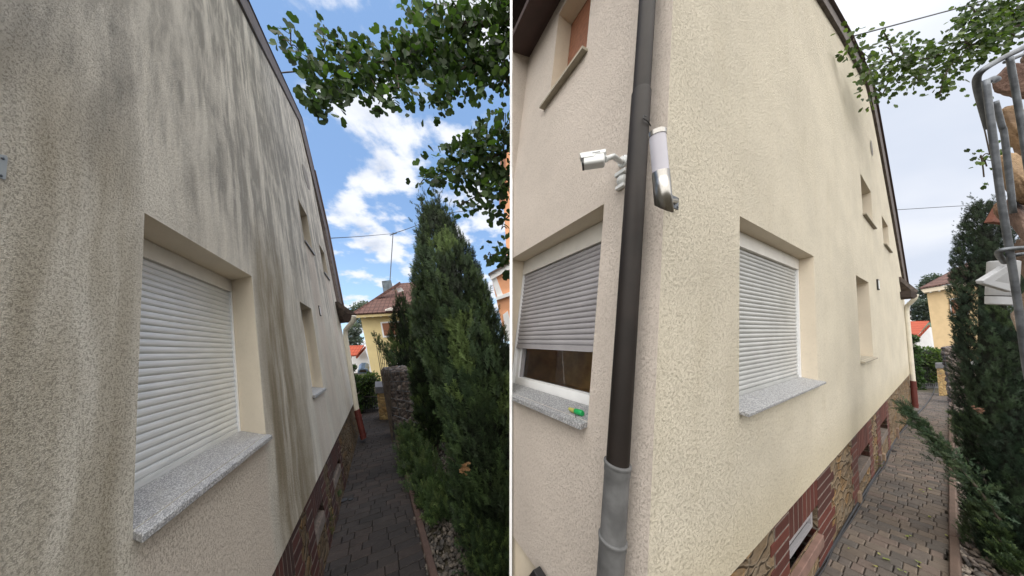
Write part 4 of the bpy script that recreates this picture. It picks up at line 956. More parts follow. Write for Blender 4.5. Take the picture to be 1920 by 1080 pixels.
# iron gate / railing
def railing(label, x0, x1, yt, yb, z, mat):
    t = thing('railing', label, 'railing', at((x0 + x1) / 2, yb, z)); n = max(5, int((x1 - x0) / 4))
    b = MB(ID); b.tube([at(x0, yt, z), at(x1, yt, z)], .022, 8); b.build('top_rail', mat, t); b = MB(ID); b.tube([at(x0, yb - 4, z), at(x1, yb - 4, z)], .018, 8); b.build('bottom_rail', mat, t)
    for k in range(n + 1):
        x = x0 + (x1 - x0) * k / n; b = MB(ID); b.tube([at(x - .6, yt, z), at(x + .6, yb, z)], .011, 6); b.build('bar', mat, t)
zf = (G(690, 774) - CAM).dot(for_); railing('black iron railing under the bush beside the stained house', 672, 711, 744, 772, zf, m_black)
zf2 = (G(1735, 727) - CAM).dot(for_); railing('black iron railing under the bush beside the clean house', 1712, 1760, 689, 724, zf2, m_black)
b = MB(ID); b.prism([at(x, y, zf + .15) for x, y in [(668, 768), (712, 766), (712, 778), (668, 779)]], awayL * .25); tag(b.build('low_wall', m_dstone), 'low dark coping wall carrying the railing beside the stained house', 'wall')
b = MB(ID); b.prism([at(x, y, zf2 + .2) for x, y in [(1710, 721), (1760, 718), (1760, 730), (1710, 732)]], awayR * .25); tag(b.build('low_wall', m_dstone), 'low dark coping wall carrying the railing beside the clean house', 'wall')
b = MB(ID); b.box(-40, -1.5, 26, 60, -.05, -.02) if False else None

# ------------------------------------------------------------------ wires overhead
def wire(name, pts, r, label, sag=0.):
    P = smoothpts([at(*p) for p in pts], 8); b = MB(ID); b.tube(P, r, 6); tag(b.build(name, m_cable, smooth=True), label, 'cable')
wire('overhead_cable', [(520, 137, 6.0), (556, 134, 6.2), (640, 128, 6.6), (760, 112, 7.2), (940, 80, 8.5), (1100, 50, 9)], .018, 'thick black cable leaving the stained gable through the ginkgo leaves')
wire('overhead_wire', [(612, 447, 9), (680, 443, 14), (737, 438, 20.5)], .018, 'thin wire from the stained gable to the mast on the yellow house')
wire('overhead_wire', [(737, 438, 20.5), (775, 425, 22), (830, 402, 24), (880, 395, 27)], .03, 'thin wire from the mast towards the tall cypress')
mt = thing('roof_mast', 'thin metal mast with crossbar standing on the yellow house roof', 'mast', at(733, 530, 20)); b = MB(ID); b.tube([at(730, 545, 20), at(737, 436, 20.5)], .035, 8); b.build('pole', m_galv, mt)
b = MB(ID); b.tube([at(731, 441, 20.5), at(744, 437, 20.5)], .035, 6); b.build('crossbar', m_galv, mt)
wire('overhead_cable', [(1584, 72, 4.6), (1640, 57, 4.8), (1700, 41, 5.), (1760, 25, 5.3), (1800, 14, 5.4), (1900, -16, 6)], .013, 'twisted black cable leaving the clean gable above the leaves')
wire('overhead_wire', [(1672, 394, 9), (1720, 391, 9), (1785, 387, 9.), (1860, 383, 9)], .010, 'hair thin wire crossing the pale sky beside the clean gable')

# ------------------------------------------------------------------ stones, gravel, gabions
def rock_template(seed, sub=1, amp=.28, flat=.55):
    bm = bmesh.new(); bmesh.ops.create_icosphere(bm, subdivisions=sub, radius=1.); rr = random.Random(seed); o = V((rr.uniform(0, 50), rr.uniform(0, 50), rr.uniform(0, 50)))
    for v in bm.verts:
        n = noise.noise(v.co * 1.1 + o); m = noise.noise(v.co * 3.1 + o); v.co *= 1 + amp * n * 1.6 + amp * .5 * m
        v.co.z *= flat
    bm.verts.index_update(); vs = np.array([v.co[:] for v in bm.verts]); fs = np.array([[v.index for v in f.verts] for f in bm.faces]); bm.free(); return vs, fs
def rotm(rng, n):
    q = rng.normal(size=(n, 4)); q /= np.linalg.norm(q, axis=1)[:, None]; w_, x, y, z = q.T
    return np.stack([np.stack([1 - 2 * (y * y + z * z), 2 * (x * y - z * w_), 2 * (x * z + y * w_)], 1), np.stack([2 * (x * y + z * w_), 1 - 2 * (x * x + z * z), 2 * (y * z - x * w_)], 1), np.stack([2 * (x * z - y * w_), 2 * (y * z + x * w_), 1 - 2 * (x * x + y * y)], 1)], 1)
def inst_mesh(name, tv, tf, pos, rot, scl, tint, mat, parent=None, smooth=False):
    """many small copies of one template in a single mesh: tv (n,3), tf (m,k), rot (N,3,3)"""
    N = len(pos); n = len(tv); k = tf.shape[1]
    sc3 = scl if getattr(scl, 'ndim', 1) == 2 else np.repeat(np.asarray(scl)[:, None], 3, 1)
    W = np.einsum('nij,nvj->nvi', rot, tv[None] * sc3[:, None, :]) + pos[:, None, :]
    o0 = np.array(parent_origin(parent)); W = (W - o0).reshape(-1, 3); Fc = (tf[None] + (np.arange(N) * n)[:, None, None]).reshape(-1, k)
    return raw_mesh(name, W, Fc, np.repeat(tint, len(tf), 0), mat, parent, smooth)
def raw_mesh(name, W, Fc, ftint, mat, parent=None, smooth=False):
    me = bpy.data.meshes.new(name); nf, k = Fc.shape
    me.vertices.add(len(W)); me.vertices.foreach_set('co', W.astype(np.float32).ravel()); me.loops.add(nf * k); me.loops.foreach_set('vertex_index', Fc.astype(np.int32).ravel())
    me.polygons.add(nf); me.polygons.foreach_set('loop_start', np.arange(0, nf * k, k, dtype=np.int32)); me.polygons.foreach_set('loop_total', np.full(nf, k, np.int32))
    me.update(calc_edges=True)
    ca = me.attributes.new('tint', 'FLOAT_COLOR', 'CORNER'); col = np.ones((nf * k, 4), np.float32); col[:, :3] = np.repeat(ftint, k, 0); ca.data.foreach_set('color', col.ravel())
    hc = me.attributes.new('hc', 'FLOAT_VECTOR', 'POINT'); hc.data.foreach_set('vector', W.astype(np.float32).ravel())
    if smooth: me.polygons.foreach_set('use_smooth', np.ones(nf, bool))
    me.materials.append(mat); o = bpy.data.objects.new(name, me); COL.objects.link(o)
    if parent: o.parent = parent
    return o
q = M('gravel_stone'); n1 = q.noise(q.hc, 40, 5, .7); setc(q, q.mix(1., q.tint, q.mix(n1, (.55, .55, .55), (1.3, 1.3, 1.3)), 'MULTIPLY'), .9, 0, .3); bump(q, n1, .5, .01); m_rock = q.m
def gravel(name, quad, n, seed, cols, smin, smax):
    rng = np.random.default_rng(seed); P = np.array([[p.x, p.y] for p in quad]); a, b_ = rng.random(n), rng.random(n)
    xy = (P[0] * ((1 - a) * (1 - b_))[:, None] + P[1] * (a * (1 - b_))[:, None] + P[2] * (a * b_)[:, None] + P[3] * ((1 - a) * b_)[:, None])
    z = np.array([zg(x, y) for x, y in xy]); s = rng.uniform(smin, smax, n) ** 1.
    pos = np.c_[xy, z - .045 + rng.random(n) * .03 + s * .3]; cols = np.array(cols); t = cols[rng.integers(0, len(cols), n)] * rng.uniform(.6, 1.3, n)[:, None]
    sc = np.c_[s * rng.uniform(.7, 1.4, n), s * rng.uniform(.6, 1.1, n), s * rng.uniform(.6, 1.1, n)]
    tv, tf = rock_template(seed, 1)
    return tag(inst_mesh(name, tv, tf, pos, rotm(rng, n), sc, t, m_rock), kind='stuff')
GC = [(.13, .11, .10), (.10, .09, .085), (.165, .14, .12), (.08, .073, .07), (.14, .105, .09), (.21, .18, .155)]
GCL = [(.085, .075, .065), (.065, .06, .055), (.11, .095, .08), (.14, .12, .10)]
gravel('left_gravel', [G(812, 1130), G(1010, 1130), G(840, 800), G(741, 806)], 3600, 11, GCL, .014, .036)
gravel('right_gravel', [G(1803, 1130), G(1990, 1130), G(1900, 740), G(1786, 740)], 6500, 12, GC, .016, .040)

def gabion_far(label, front, side_off, z, n, seed, away, anchor):
    """wire basket of stones: stones fill a box behind the front quad (px corners TL, TR, BR, BL)"""
    t = thing('gabion', label, 'gabion', G(*anchor)); rng = np.random.default_rng(seed); A = [at(x, y, z) for x, y in front]
    a, b_, c = rng.random(n), rng.random(n), rng.random(n) ** 2 * .35
    TL, TR, BR, BL_q = [np.array(p) for p in A]; aw = np.array(away)
    pos = (TL * ((1 - a) * (1 - b_))[:, None] + TR * (a * (1 - b_))[:, None] + BR * (a * b_)[:, None] + BL_q * ((1 - a) * b_)[:, None]) + aw * c[:, None]
    s = rng.uniform(.045, .075, n); cols = np.array([(.13, .11, .105), (.09, .08, .078), (.18, .155, .14), (.15, .12, .105)]); tt = cols[rng.integers(0, 4, n)] * rng.uniform(.7, 1.2, n)[:, None]
    tv, tf = rock_template(seed, 2, .2, .7); inst_mesh('stone_fill', tv, tf, pos, rotm(rng, n), s, tt, m_rock, t)
    bb = MB(ID); bb.prism([p + away * .12 for p in A], away * .3); bb.build('stone_core', m_dstone, t)
    b = MB(ID); m = 7
    for k in range(m + 1):
        f = k / m; b.tube([lerp(A[0], A[3], f) - away * .06, lerp(A[1], A[2], f) - away * .06], .006, 5)
    for k in range(4): f = k / 3; b.tube([lerp(A[0], A[1], f) - away * .06, lerp(A[3], A[2], f) - away * .06], .006, 5)
    b.build('wire_mesh', m_galv, t)
zg1 = (G(752, 826) - CAM).dot(for_); gabion_far('tall wire gabion of dark stones between the pillar and the left cypresses', [(718, 698), (762, 694), (790, 830), (740, 806)], 0, zg1 + .3, 1100, 3, awayL, (752, 826))
zg3 = (G(1785, 760) - CAM).dot(for_); gabion_far('tall wire gabion of dark stones between the pillar and the right cypress', [(1769, 652), (1806, 648), (1815, 770), (1784, 762)], 0, zg3 + .3, 1100, 4, awayR, (1785, 760))

# the near gabion corner at the right edge
NG = thing('gabion', 'close galvanised gabion basket corner filled with brown rocks at the right edge', 'gabion', G(1900, 1070) + V((.3, -.3, 0)))
zn = .62
def rod(name, pts, r, par=NG, n=12): b = MB(ID); b.tube(smoothpts([at(*p) for p in pts], 6), r, n); return b.build(name, m_galv, par, smooth=True)
rw_ = .0056
rod('rim_wire', [(2010, 40, zn + .02), (1930, 84, zn), (1880, 109, zn), (1848, 128, zn), (1833, 143, zn + .01), (1832, 160, zn + .02), (1839, 190, zn + .03), (1853, 240, zn + .05)], rw_ * 1.12)
rod('rim_wire', [(2010, 70, zn + .05), (1930, 98, zn + .06), (1885, 116, zn + .06)], rw_ * .8)
rod('upright_wire', [(1848, 150, zn), (1862, 260, zn), (1878, 380, zn), (1893, 470, zn), (1910, 580, zn), (1925, 690, zn), (1945, 800, zn), (1960, 1100, zn), (1970, 1500, zn)], rw_ * 1.02)
rod('upright_wire', [(1866, 190, zn + .10), (1878, 235, zn + .10), (1884, 260, zn + .1), (1900, 400, zn + .1)], rw_ * 1.0)
rod('upright_wire', [(1893, 108, zn - .005), (1904, 170, zn), (1916, 240, zn), (1930, 330, zn), (1950, 420, zn)], rw_ * .9)
rod('cross_wire', [(2010, 452, zn - .01), (1940, 463, zn - .012), (1900, 466, zn - .014), (1877, 470, zn - .008), (1873, 478, zn + .01), (1884, 492, zn + .04)], rw_ * .95)
rod('cross_wire', [(1850, 155, zn + .012), (1862, 148, zn + .03), (1868, 150, zn + .06)], rw_ * 1.25)
rod('cross_wire', [(1905, 478, zn + .02), (1960, 470, zn + .05)], rw_ * .8)
def big_rock(px, py, z, r, col, seed, sc=(1, 1, 1)):
    bm = bmesh.new(); bmesh.ops.create_icosphere(bm, subdivisions=5, radius=1.); rr = random.Random(seed); o = V((rr.uniform(0, 50), rr.uniform(0, 50), rr.uniform(0, 50)))
    for v in bm.verts:
        n0 = v.co.normalized(); cr = 1.
        for k in range(9):
            rk = random.Random(seed * 31 + k); d = V((rk.gauss(0, 1), rk.gauss(0, 1), rk.gauss(0, 1))).normalized(); h = rk.uniform(.62, .85); q_ = v.co.dot(d)
            if q_ > h: v.co -= d * (q_ - h) * .9
        v.co *= 1 + .06 * noise.fractal(v.co * 3 + o, 1., 2., 5) ; v.co = V((v.co.x * sc[0], v.co.y * sc[1], v.co.z * sc[2]))
    c0 = at(px, py, z); o0 = parent_origin(NG)
    rd = (c0 - CAM); rd.z = 0; rd.normalize(); tg = V((rd.y, -rd.x, 0)); cs = rd.dot(c2w(V((0, 0, 1)))); hw, hh = r
    rt_ = hw * z * cs / F; rv_ = hh * z / F; W = np.array([(c0 + tg * v.co.x * rt_ + rd * v.co.y * (rt_ + rv_) * .6 + V((0, 0, 1)) * v.co.z * rv_)[:] for v in bm.verts]) - np.array(o0); bm.verts.index_update(); Fc = np.array([[v.index for v in f.verts] for f in bm.faces]); bm.free()
    return raw_mesh('rock', W, Fc, np.repeat(np.array([col]), len(Fc), 0), m_brock, NG, True)
q = M('brown_rock'); n1 = q.noise(q.hc, 9, 6, .65); n2 = q.noise(q.hc, 70, 5, .7); c = q.mix(1., q.tint, q.mix(q.smooth(n1, .3, .7), (.62, .55, .55), (1.5, 1.42, 1.3)), 'MULTIPLY')
setc(q, q.mix(q.smooth(n2, .55, .7), c, q.mix(1., c, (.5, .45, .4), 'MULTIPLY')), .85, 0, .3); bump(q, q.math('ADD', n1, n2), .8, .012); m_brock = q.m
for k, (x, y, hw, hh, z, c) in enumerate([(1908, 152, 60, 46, .80, (.15, .10, .085)), (1950, 120, 50, 50, .84, (.12, .085, .07)), (1915, 250, 46, 58, .86, (.20, .14, .09)), (1903, 330, 38, 62, .82, (.25, .18, .115)), (1945, 300, 45, 70, .85, (.2, .14, .1)),
        (1926, 425, 30, 62, .82, (.18, .13, .115)), (1950, 500, 45, 60, .86, (.15, .11, .09)), (1922, 618, 22, 36, .82, (.32, .27, .23)), (1950, 600, 36, 60, .86, (.17, .13, .1)), (1885, 400, 22, 26, .90, (.20, .13, .09))]): big_rock(x, y, z, (hw, hh), c, 2 + 3 * k)
for k in range(16): big_rock(2005 + (k % 2) * 75, 660 + (k // 2) * 95, .85, (48, 62), (.16 + .02 * (k % 3), .12 + .015 * (k % 3), .10), 90 + k)
for xx in (1960, 2020, 2090): rod('upright_wire', [(xx, 60, zn), (xx + 10, 500, zn), (xx + 20, 1000, zn), (xx + 25, 1500, zn)], rw_ * .9)
for yy in (800, 1130, 1450): rod('cross_wire', [(1940, yy, zn - .01), (2030, yy - 10, zn - .01), (2150, yy - 20, zn - .01)], rw_ * .9)
rt = MB(ID); rt.prism([at(x, y, .98) for x, y in [(1861, 416), (1878, 386), (1896, 396), (1892, 420)]], for_ * .02); tag(rt.build('roof_tile_shard', simple('terracotta', (.15, .05, .03), .7, 0, .2, 20), bevel=.003), 'small red tile shard wedged behind the wires of the near gabion', 'tile shard')
# pale garden light clipped to the gabion
GLc = at(1879, 530, .75); gl = thing('garden_light', 'pale grey round garden light with arrow shaped bracket behind the gabion wire', 'lamp', GLc)
u_ = c2w(V((.06, -.998, .0))).normalized(); m_pg = simple('pale_grey_plastic', (.42, .43, .45), .5, 0, .04)
b = MB(ID); b.tube([GLc + u_ * .066, GLc + u_ * .064, GLc - u_ * .038, GLc - u_ * .040], [.021, .024, .024, .0225], 40); b.build('head', m_pg, gl, smooth=True, sharp=40)
b = MB(ID); b.tube([GLc - u_ * .039, GLc - u_ * .044], [.0218, .0218], 40); b.build('seam', m_grime, gl)
b = MB(ID); b.tube([GLc - u_ * .043, GLc - u_ * .066, GLc - u_ * .068], [.024, .0235, .021], 40); b.build('foot', m_pg, gl, smooth=True, sharp=40)
b = MB(ID); A_ = [(1843, 526), (1888, 498), (1893, 508), (1866, 527), (1900, 533), (1900, 548), (1846, 532)]; b.prism([at(x, y, .655) for x, y in A_], for_ * .012); b.build('bracket', m_pg, gl, bevel=.002)
# ------------------------------------------------------------------ foliage
def leaf_mat(name, rough=.55, trans=.35, tcol=(1.3, 1.5, .5)):
    q = M(name); c = q.tint; q.b.inputs['Roughness'].default_value = rough; q.b.inputs['Specular IOR Level'].default_value = .35; q.l(c, q.b.inputs['Base Color'])
    t = q.n('ShaderNodeBsdfTranslucent'); q.l(q.mix(1., c, tcol, 'MULTIPLY'), t.inputs[0]); mx = q.n('ShaderNodeMixShader'); mx.inputs[0].default_value = trans
    q.l(q.b.outputs[0], mx.inputs[1]); q.l(t.outputs[0], mx.inputs[2]); q.l(mx.outputs[0], q.out.inputs[0]); return q.m
m_gink = leaf_mat('ginkgo_leaf', .5, .4); m_con = leaf_mat('conifer_scale', .6, .12, (1., 1.2, .6)); m_bushl = leaf_mat('broad_leaf', .45, .25)
m_bark = simple('bark', (.055, .042, .032), .9, 0, .3, 14, .6, 50); m_core = simple('dark_core', (.012, .016, .009), 1., 0, .4, 10, .8, 30)
def ginkgo_leaf():
    A = [-62, -38, -14, 0, 14, 38, 62]; Rr = [.80, 1.0, 1.02, .80, 1.02, 1.0, .80]; v = [(0, 0, 0)]
    for a, r in zip(A, Rr): a = math.radians(a); v.append((math.sin(a) * r, math.cos(a) * r, .16 * math.sin(abs(a) * 1.5)))
    v += [(0, -.75, -.06), (.03, -.75, -.06)]
    f = [(0, i, i + 1) for i in range(1, 7)] + [(0, 8, 9)]; return np.array(v, float), np.array(f)
def basis(dirs, ups):
    d = dirs / np.linalg.norm(dirs, axis=1)[:, None]; z = ups - d * (ups * d).sum(1)[:, None]; z /= np.linalg.norm(z, axis=1)[:, None] + 1e-9; x = np.cross(d, z); return np.stack([x, d, z], 2)
def ginkgo(label, clusters, depth, djit, seed, leaf_px, limbs, cols, trunk, loc, size_px=1., dslope=None, lsc=1., asp=(1, 1, 1), dn=-.02, dz=1.):
    """clusters: (px, py, radius in px, leaves). limbs: lists of (px, py, radius in m)"""
    rng = np.random.default_rng(seed); t = thing('ginkgo_tree', label, 'tree', loc); pos = []; base = []
    zf_ = dslope or (lambda x, y: depth)
    cents = []
    for (x, y, r, n) in clusters:
        z0 = zf_(x, y) + rng.uniform(-djit, djit) * .5; cents.append((x, y, z0)); m = max(1, int(n / 4.4 + .5))
        sx = rng.normal(0, .42, m) * r + x; sy = rng.normal(0, .42, m) * r + y; sz = z0 + rng.uniform(-1, 1, m) * djit * .4
        for k in range(m):          # a spur with a rosette of leaves
            c = np.array(at(sx[k], sy[k], sz[k])); nn = int(rng.integers(4, 8))
            for _ in range(nn): pos.append(c + rng.normal(0, 1, 3) * leaf_px / F * z0 * .62); base.append(c)
    pos = np.array(pos); base = np.array(base); N = len(pos); d = pos - base + rng.normal(0, .012, (N, 3)) + np.array([0, 0, dn]); d[:, 2] *= dz; ups = rng.normal(0, .8, (N, 3)) + np.array([0, -.2, .5]) - (pos - np.array(CAM)) / np.linalg.norm(pos - np.array(CAM), axis=1)[:, None] * .9
    sx3 = np.array(asp); s = leaf_px / F * np.array([zf_(960, 100)] * N) * rng.uniform(.48, .80, N) * lsc; cols = np.array(cols); tt = cols[rng.integers(0, len(cols), N)] * rng.uniform(.5, 1.6, N)[:, None]
    tv, tf = ginkgo_leaf(); inst_mesh('foliage', tv, tf, pos, basis(d, ups), s[:, None] * sx3[None], tt, m_gink, t)
    for lb in limbs:
        P = smoothpts([at(x, y, zf_(x, y) + .05) for x, y, r in lb], 4); rr_ = [r for _, _, r in lb]; R2 = [float(np.interp(i, np.linspace(0, len(P) - 1, len(rr_)), rr_)) for i in range(len(P))]
        b = MB(ID); b.tube(P, R2, 7); b.build('branch', m_bark, t, smooth=True)
    for i, c in enumerate(cents):          # twigs from each cluster to its nearest neighbour nearer the trunk
        best = None
        for L_ in limbs:
            for (x, y, r) in L_:
                dd = (x - c[0]) ** 2 + (y - c[1]) ** 2
                if best is None or dd < best[0]: best = (dd, x, y)
        for j, e in enumerate(cents):
            if j != i and e[0] > c[0] + 5:
                dd = (e[0] - c[0]) ** 2 + (e[1] - c[1]) ** 2
                if dd < best[0]: best = (dd, e[0], e[1])
        b = MB(ID); m_ = ((c[0] + best[1]) / 2, (c[1] + best[2]) / 2 - 5); b.tube(smoothpts([at(best[1], best[2], zf_(*best[1:])), at(*m_, zf_(*m_)), at(*c)], 3), .008 * depth / 4, 5, False); b.build('twig', m_bark, t)
    b = MB(ID); b.tube(smoothpts([V(p[:3]) for p in trunk], 4), [float(np.interp(i, np.linspace(0, 4 * (len(trunk) - 1), len(trunk)), [p[3] for p in trunk])) for i in range(4 * (len(trunk) - 1) + 1)], 12); b.build('trunk', m_bark, t, smooth=True)
    return t
CLL = [(528, 75, 12, 7), (545, 62, 8, 4), (560, 95, 15, 12), (578, 118, 15, 14), (594, 135, 24, 34), (602, 165, 22, 34), (594, 190, 22, 34), (618, 185, 18, 22), (600, 62, 10, 6), (610, 80, 15, 14), (640, 110, 30, 50), (645, 145, 32, 55), (640, 170, 16, 16), (680, 110, 32, 60), (690, 145, 34, 60), (705, 165, 22, 26),
       (710, 195, 13, 13), (718, 178, 14, 12), (735, 105, 32, 66), (740, 140, 36, 70), (748, 165, 16, 16), (780, 85, 34, 80), (785, 120, 36, 80), (820, 100, 36, 90), (770, 20, 18, 22), (785, 40, 12, 10), (830, 20, 24, 40), (815, 8, 14, 14),
       (850, 75, 36, 90), (855, 115, 36, 90), (840, 150, 26, 46), (820, 180, 20, 28), (805, 203, 13, 15), (835, 165, 20, 30), (880, 40, 34, 90), (895, 85, 36, 100), (900, 130, 32, 80), (880, 160, 22, 34), (930, 35, 34, 90), (935, 85, 36, 100), (940, 130, 26, 50), (930, 155, 16, 16), (945, 10, 30, 60), (895, 8, 30, 50), (952, 160, 12, 8)]
CLL2 = [(948, 212, 14, 16), (945, 240, 18, 34), (920, 258, 26, 54), (895, 270, 28, 60), (935, 275, 24, 46), (870, 285, 28, 54), (900, 300, 24, 40), (845, 305, 24, 40), (820, 318, 18, 24), (800, 334, 14, 12), (788, 345, 8, 5), (850, 325, 18, 20), (880, 325, 22, 30), (905, 338, 24, 40), (940, 325, 22, 40), (925, 355, 22, 34), (948, 355, 16, 26), (895, 365, 16, 18), (880, 380, 12, 8), (858, 386, 8, 3), (915, 380, 14, 12), (945, 412, 10, 8), (950, 428, 10, 6), (935, 474, 14, 16), (948, 478, 14, 18), (920, 478, 10, 6)]
GL_ = [(.040, .072, .024), (.032, .060, .022), (.052, .088, .026), (.028, .050, .022)]
dl = lambda x, y: 4.75 - .0012 * (960 - x) - .0028 * max(0, y - 120)
tr0 = V((at(1120, 640, 5.2).x, at(1120, 640, 5.2).y, 0))
limbsL = [[(1150, 20, .10), (1040, 40, .075), (958, 42, .062), (900, 46, .05), (850, 50, .04), (800, 85, .028), (740, 108, .018), (670, 125, .012), (600, 120, .007), (545, 85, .004)], [(1150, 20, .05), (1020, 60, .04), (940, 85, .026), (880, 120, .018), (830, 160, .011), (805, 200, .005)], [(862, 50, .02), (856, 15, .016), (840, -10, .012)], [(942, 44, .02), (945, 10, .016), (950, -20, .012)]]
ginkgo('ginkgo branches hanging over the stained house against the blue sky, from the right', CLL, 4.7, .7, 21, 15, limbsL, GL_, [(tr0.x, tr0.y, -.1, .22), (tr0.x, tr0.y + .1, 2.5, .18), tuple(at(1150, 20, 4.9)) + (.13,)], V((tr0.x, tr0.y, 0)), dslope=dl, lsc=1.08)
limbsL2 = [[(1130, 250, .05), (1030, 250, .04), (945, 285, .03), (900, 300, .02), (850, 315, .012), (800, 338, .006)], [(1030, 300, .03), (950, 345, .02), (900, 365, .012), (862, 385, .005)], [(1030, 380, .02), (955, 405, .01), (940, 430, .005)], [(1030, 470, .02), (955, 475, .012), (915, 478, .005)]]
tr1 = V((at(1135, 640, 4.6).x, at(1135, 640, 4.6).y, 0))
dl2 = lambda x, y: 4.2 - .0022 * max(0, y - 250)
ginkgo('lower ginkgo branches right of the tall cypress tip, smaller and drooping', CLL2, 4.0, .5, 22, 15, limbsL2, GL_, [(tr1.x, tr1.y, -.1, .16), (tr1.x, tr1.y, 2., .13), tuple(at(1130, 250, 4.25)) + (.07,)], V((tr1.x, tr1.y, 0)), dslope=dl2, lsc=1.08)
CLR = [(1592, 58, 8, 6), (1603, 75, 14, 12), (1612, 95, 14, 14), (1622, 112, 14, 16), (1628, 140, 14, 22), (1638, 172, 16, 26), (1655, 178, 14, 16), (1640, 120, 18, 28), (1655, 145, 20, 32), (1658, 62, 10, 7), (1660, 88, 13, 14), (1675, 105, 22, 34), (1680, 130, 22, 34), (1700, 90, 18, 24), (1710, 112, 26, 42), (1705, 145, 18, 24), (1735, 95, 24, 38), (1740, 125, 28, 46), (1722, 150, 12, 10), (1765, 105, 26, 42), (1775, 135, 22, 30), (1765, 165, 12, 12), (1762, 178, 8, 4), (1795, 115, 24, 36), (1800, 80, 28, 50), (1815, 50, 26, 50), (1830, 25, 26, 56), (1815, 12, 16, 18),
       (1795, 85, 16, 20), (1830, 90, 26, 50), (1850, 60, 30, 70), (1865, 20, 30, 70), (1880, 55, 30, 70), (1860, 88, 24, 40), (1905, 30, 30, 70), (1905, 70, 24, 50), (1930, 20, 30, 60), (1832, 190, 5, 5), (1838, 296, 10, 10), (1850, 312, 8, 5), (1856, 290, 10, 8), (1845, 332, 6, 3), (1900, 5, 30, 50)]
dr_ = lambda x, y: min(3.85, max(3.15, 3.25 + .011 * (x - 1592)))
limbsR = [[(2150, 10, .06), (1990, 30, .05), (1925, 45, .032), (1880, 60, .022), (1820, 85, .014), (1750, 108, .010), (1690, 112, .007), (1640, 115, .004), (1600, 78, .003)], [(1925, 45, .02), (1885, 20, .014), (1870, -10, .01)], [(1990, 260, .012), (1880, 300, .006), (1840, 296, .003)]]
trr = V((at(2160, 640, 4.).x, at(2160, 640, 4.).y, 0))
GR_ = [(.055, .088, .024), (.042, .072, .022), (.075, .112, .028), (.034, .058, .020)]
ginkgo('ginkgo branch reaching from the upper right corner to the clean gable', CLR, 3.7, .14, 23, 12., limbsR, GR_, [(trr.x, trr.y, -.3, .16), (trr.x, trr.y, 2.0, .13), tuple(at(2150, 10, 3.85)) + (.08,)], V((trr.x, trr.y, 0)), dslope=dr_, lsc=1.35, asp=(.5, 1, .8), dn=-.05, dz=3.)

# conifer sprays -------------------------------------------------
def spray_template(seed, n=9):
    rr = random.Random(seed); v = []; f = []
    def tri(a, b_, c): k = len(v); v.extend([a, b_, c]); f.append((k, k + 1, k + 2))
    tri((-.025, 0, 0), (.025, 0, 0), (0, 1.0, .05))
    for i in range(n):
        y = .08 + .84 * i / n
        for s in (-1, 1):
            L = (.40 * (1 - y * .72)) * rr.uniform(.7, 1.2); a = math.radians(rr.uniform(28, 48)); zt = rr.uniform(-.10, .12)
            tx, ty = s * math.sin(a) * L, y + math.cos(a) * L; w_ = .052
            tri((0, y - w_, 0), (s * .01, y + w_, 0), (tx, ty, zt))
            for j in (.45, .75):       # side shoots of the branchlet
                bx, by = tx * j, y + (ty - y) * j; l2 = L * .38 * rr.uniform(.6, 1.2); a2 = a + math.radians(rr.choice((-34, 34)))
                tri((bx, by - .028, zt * j), (bx, by + .028, zt * j), (bx + s * math.sin(a2) * l2, by + math.cos(a2) * l2, zt * j + rr.uniform(-.05, .05)))
    return np.array(v, float), np.array(f)
SPR = [spray_template(k) for k in range(3)]
def inst_sprays(name, pos, dirs, ups, s, tint, parent, seed, mat=None):
    rng = np.random.default_rng(seed); N = len(pos); which = rng.integers(0, 3, N); Ws = []; Fs = []; Ts = []; off = 0; B_ = basis(dirs, ups); o0 = np.array(parent_origin(parent))
    for k in range(3):
        m = which == k; tv, tf = SPR[k]; W = np.einsum('nij,nvj->nvi', B_[m], tv[None] * s[m][:, None, None]) + pos[m][:, None, :] - o0
        Ws.append(W.reshape(-1, 3)); Fs.append((tf[None] + (np.arange(m.sum()) * len(tv))[:, None, None]).reshape(-1, 3) + off); fy = (.45 + .95 * tv[tf][:, :, 1].mean(1).clip(0, 1)); Ts.append((tint[m][:, None, :] * fy[None, :, None]).reshape(-1, 3)); off += m.sum() * len(tv)
    return raw_mesh(name, np.concatenate(Ws), np.concatenate(Fs), np.concatenate(Ts), mat or m_con, parent)
CC = [(.022, .040, .016), (.040, .068, .024), (.028, .050, .022), (.075, .112, .036)]
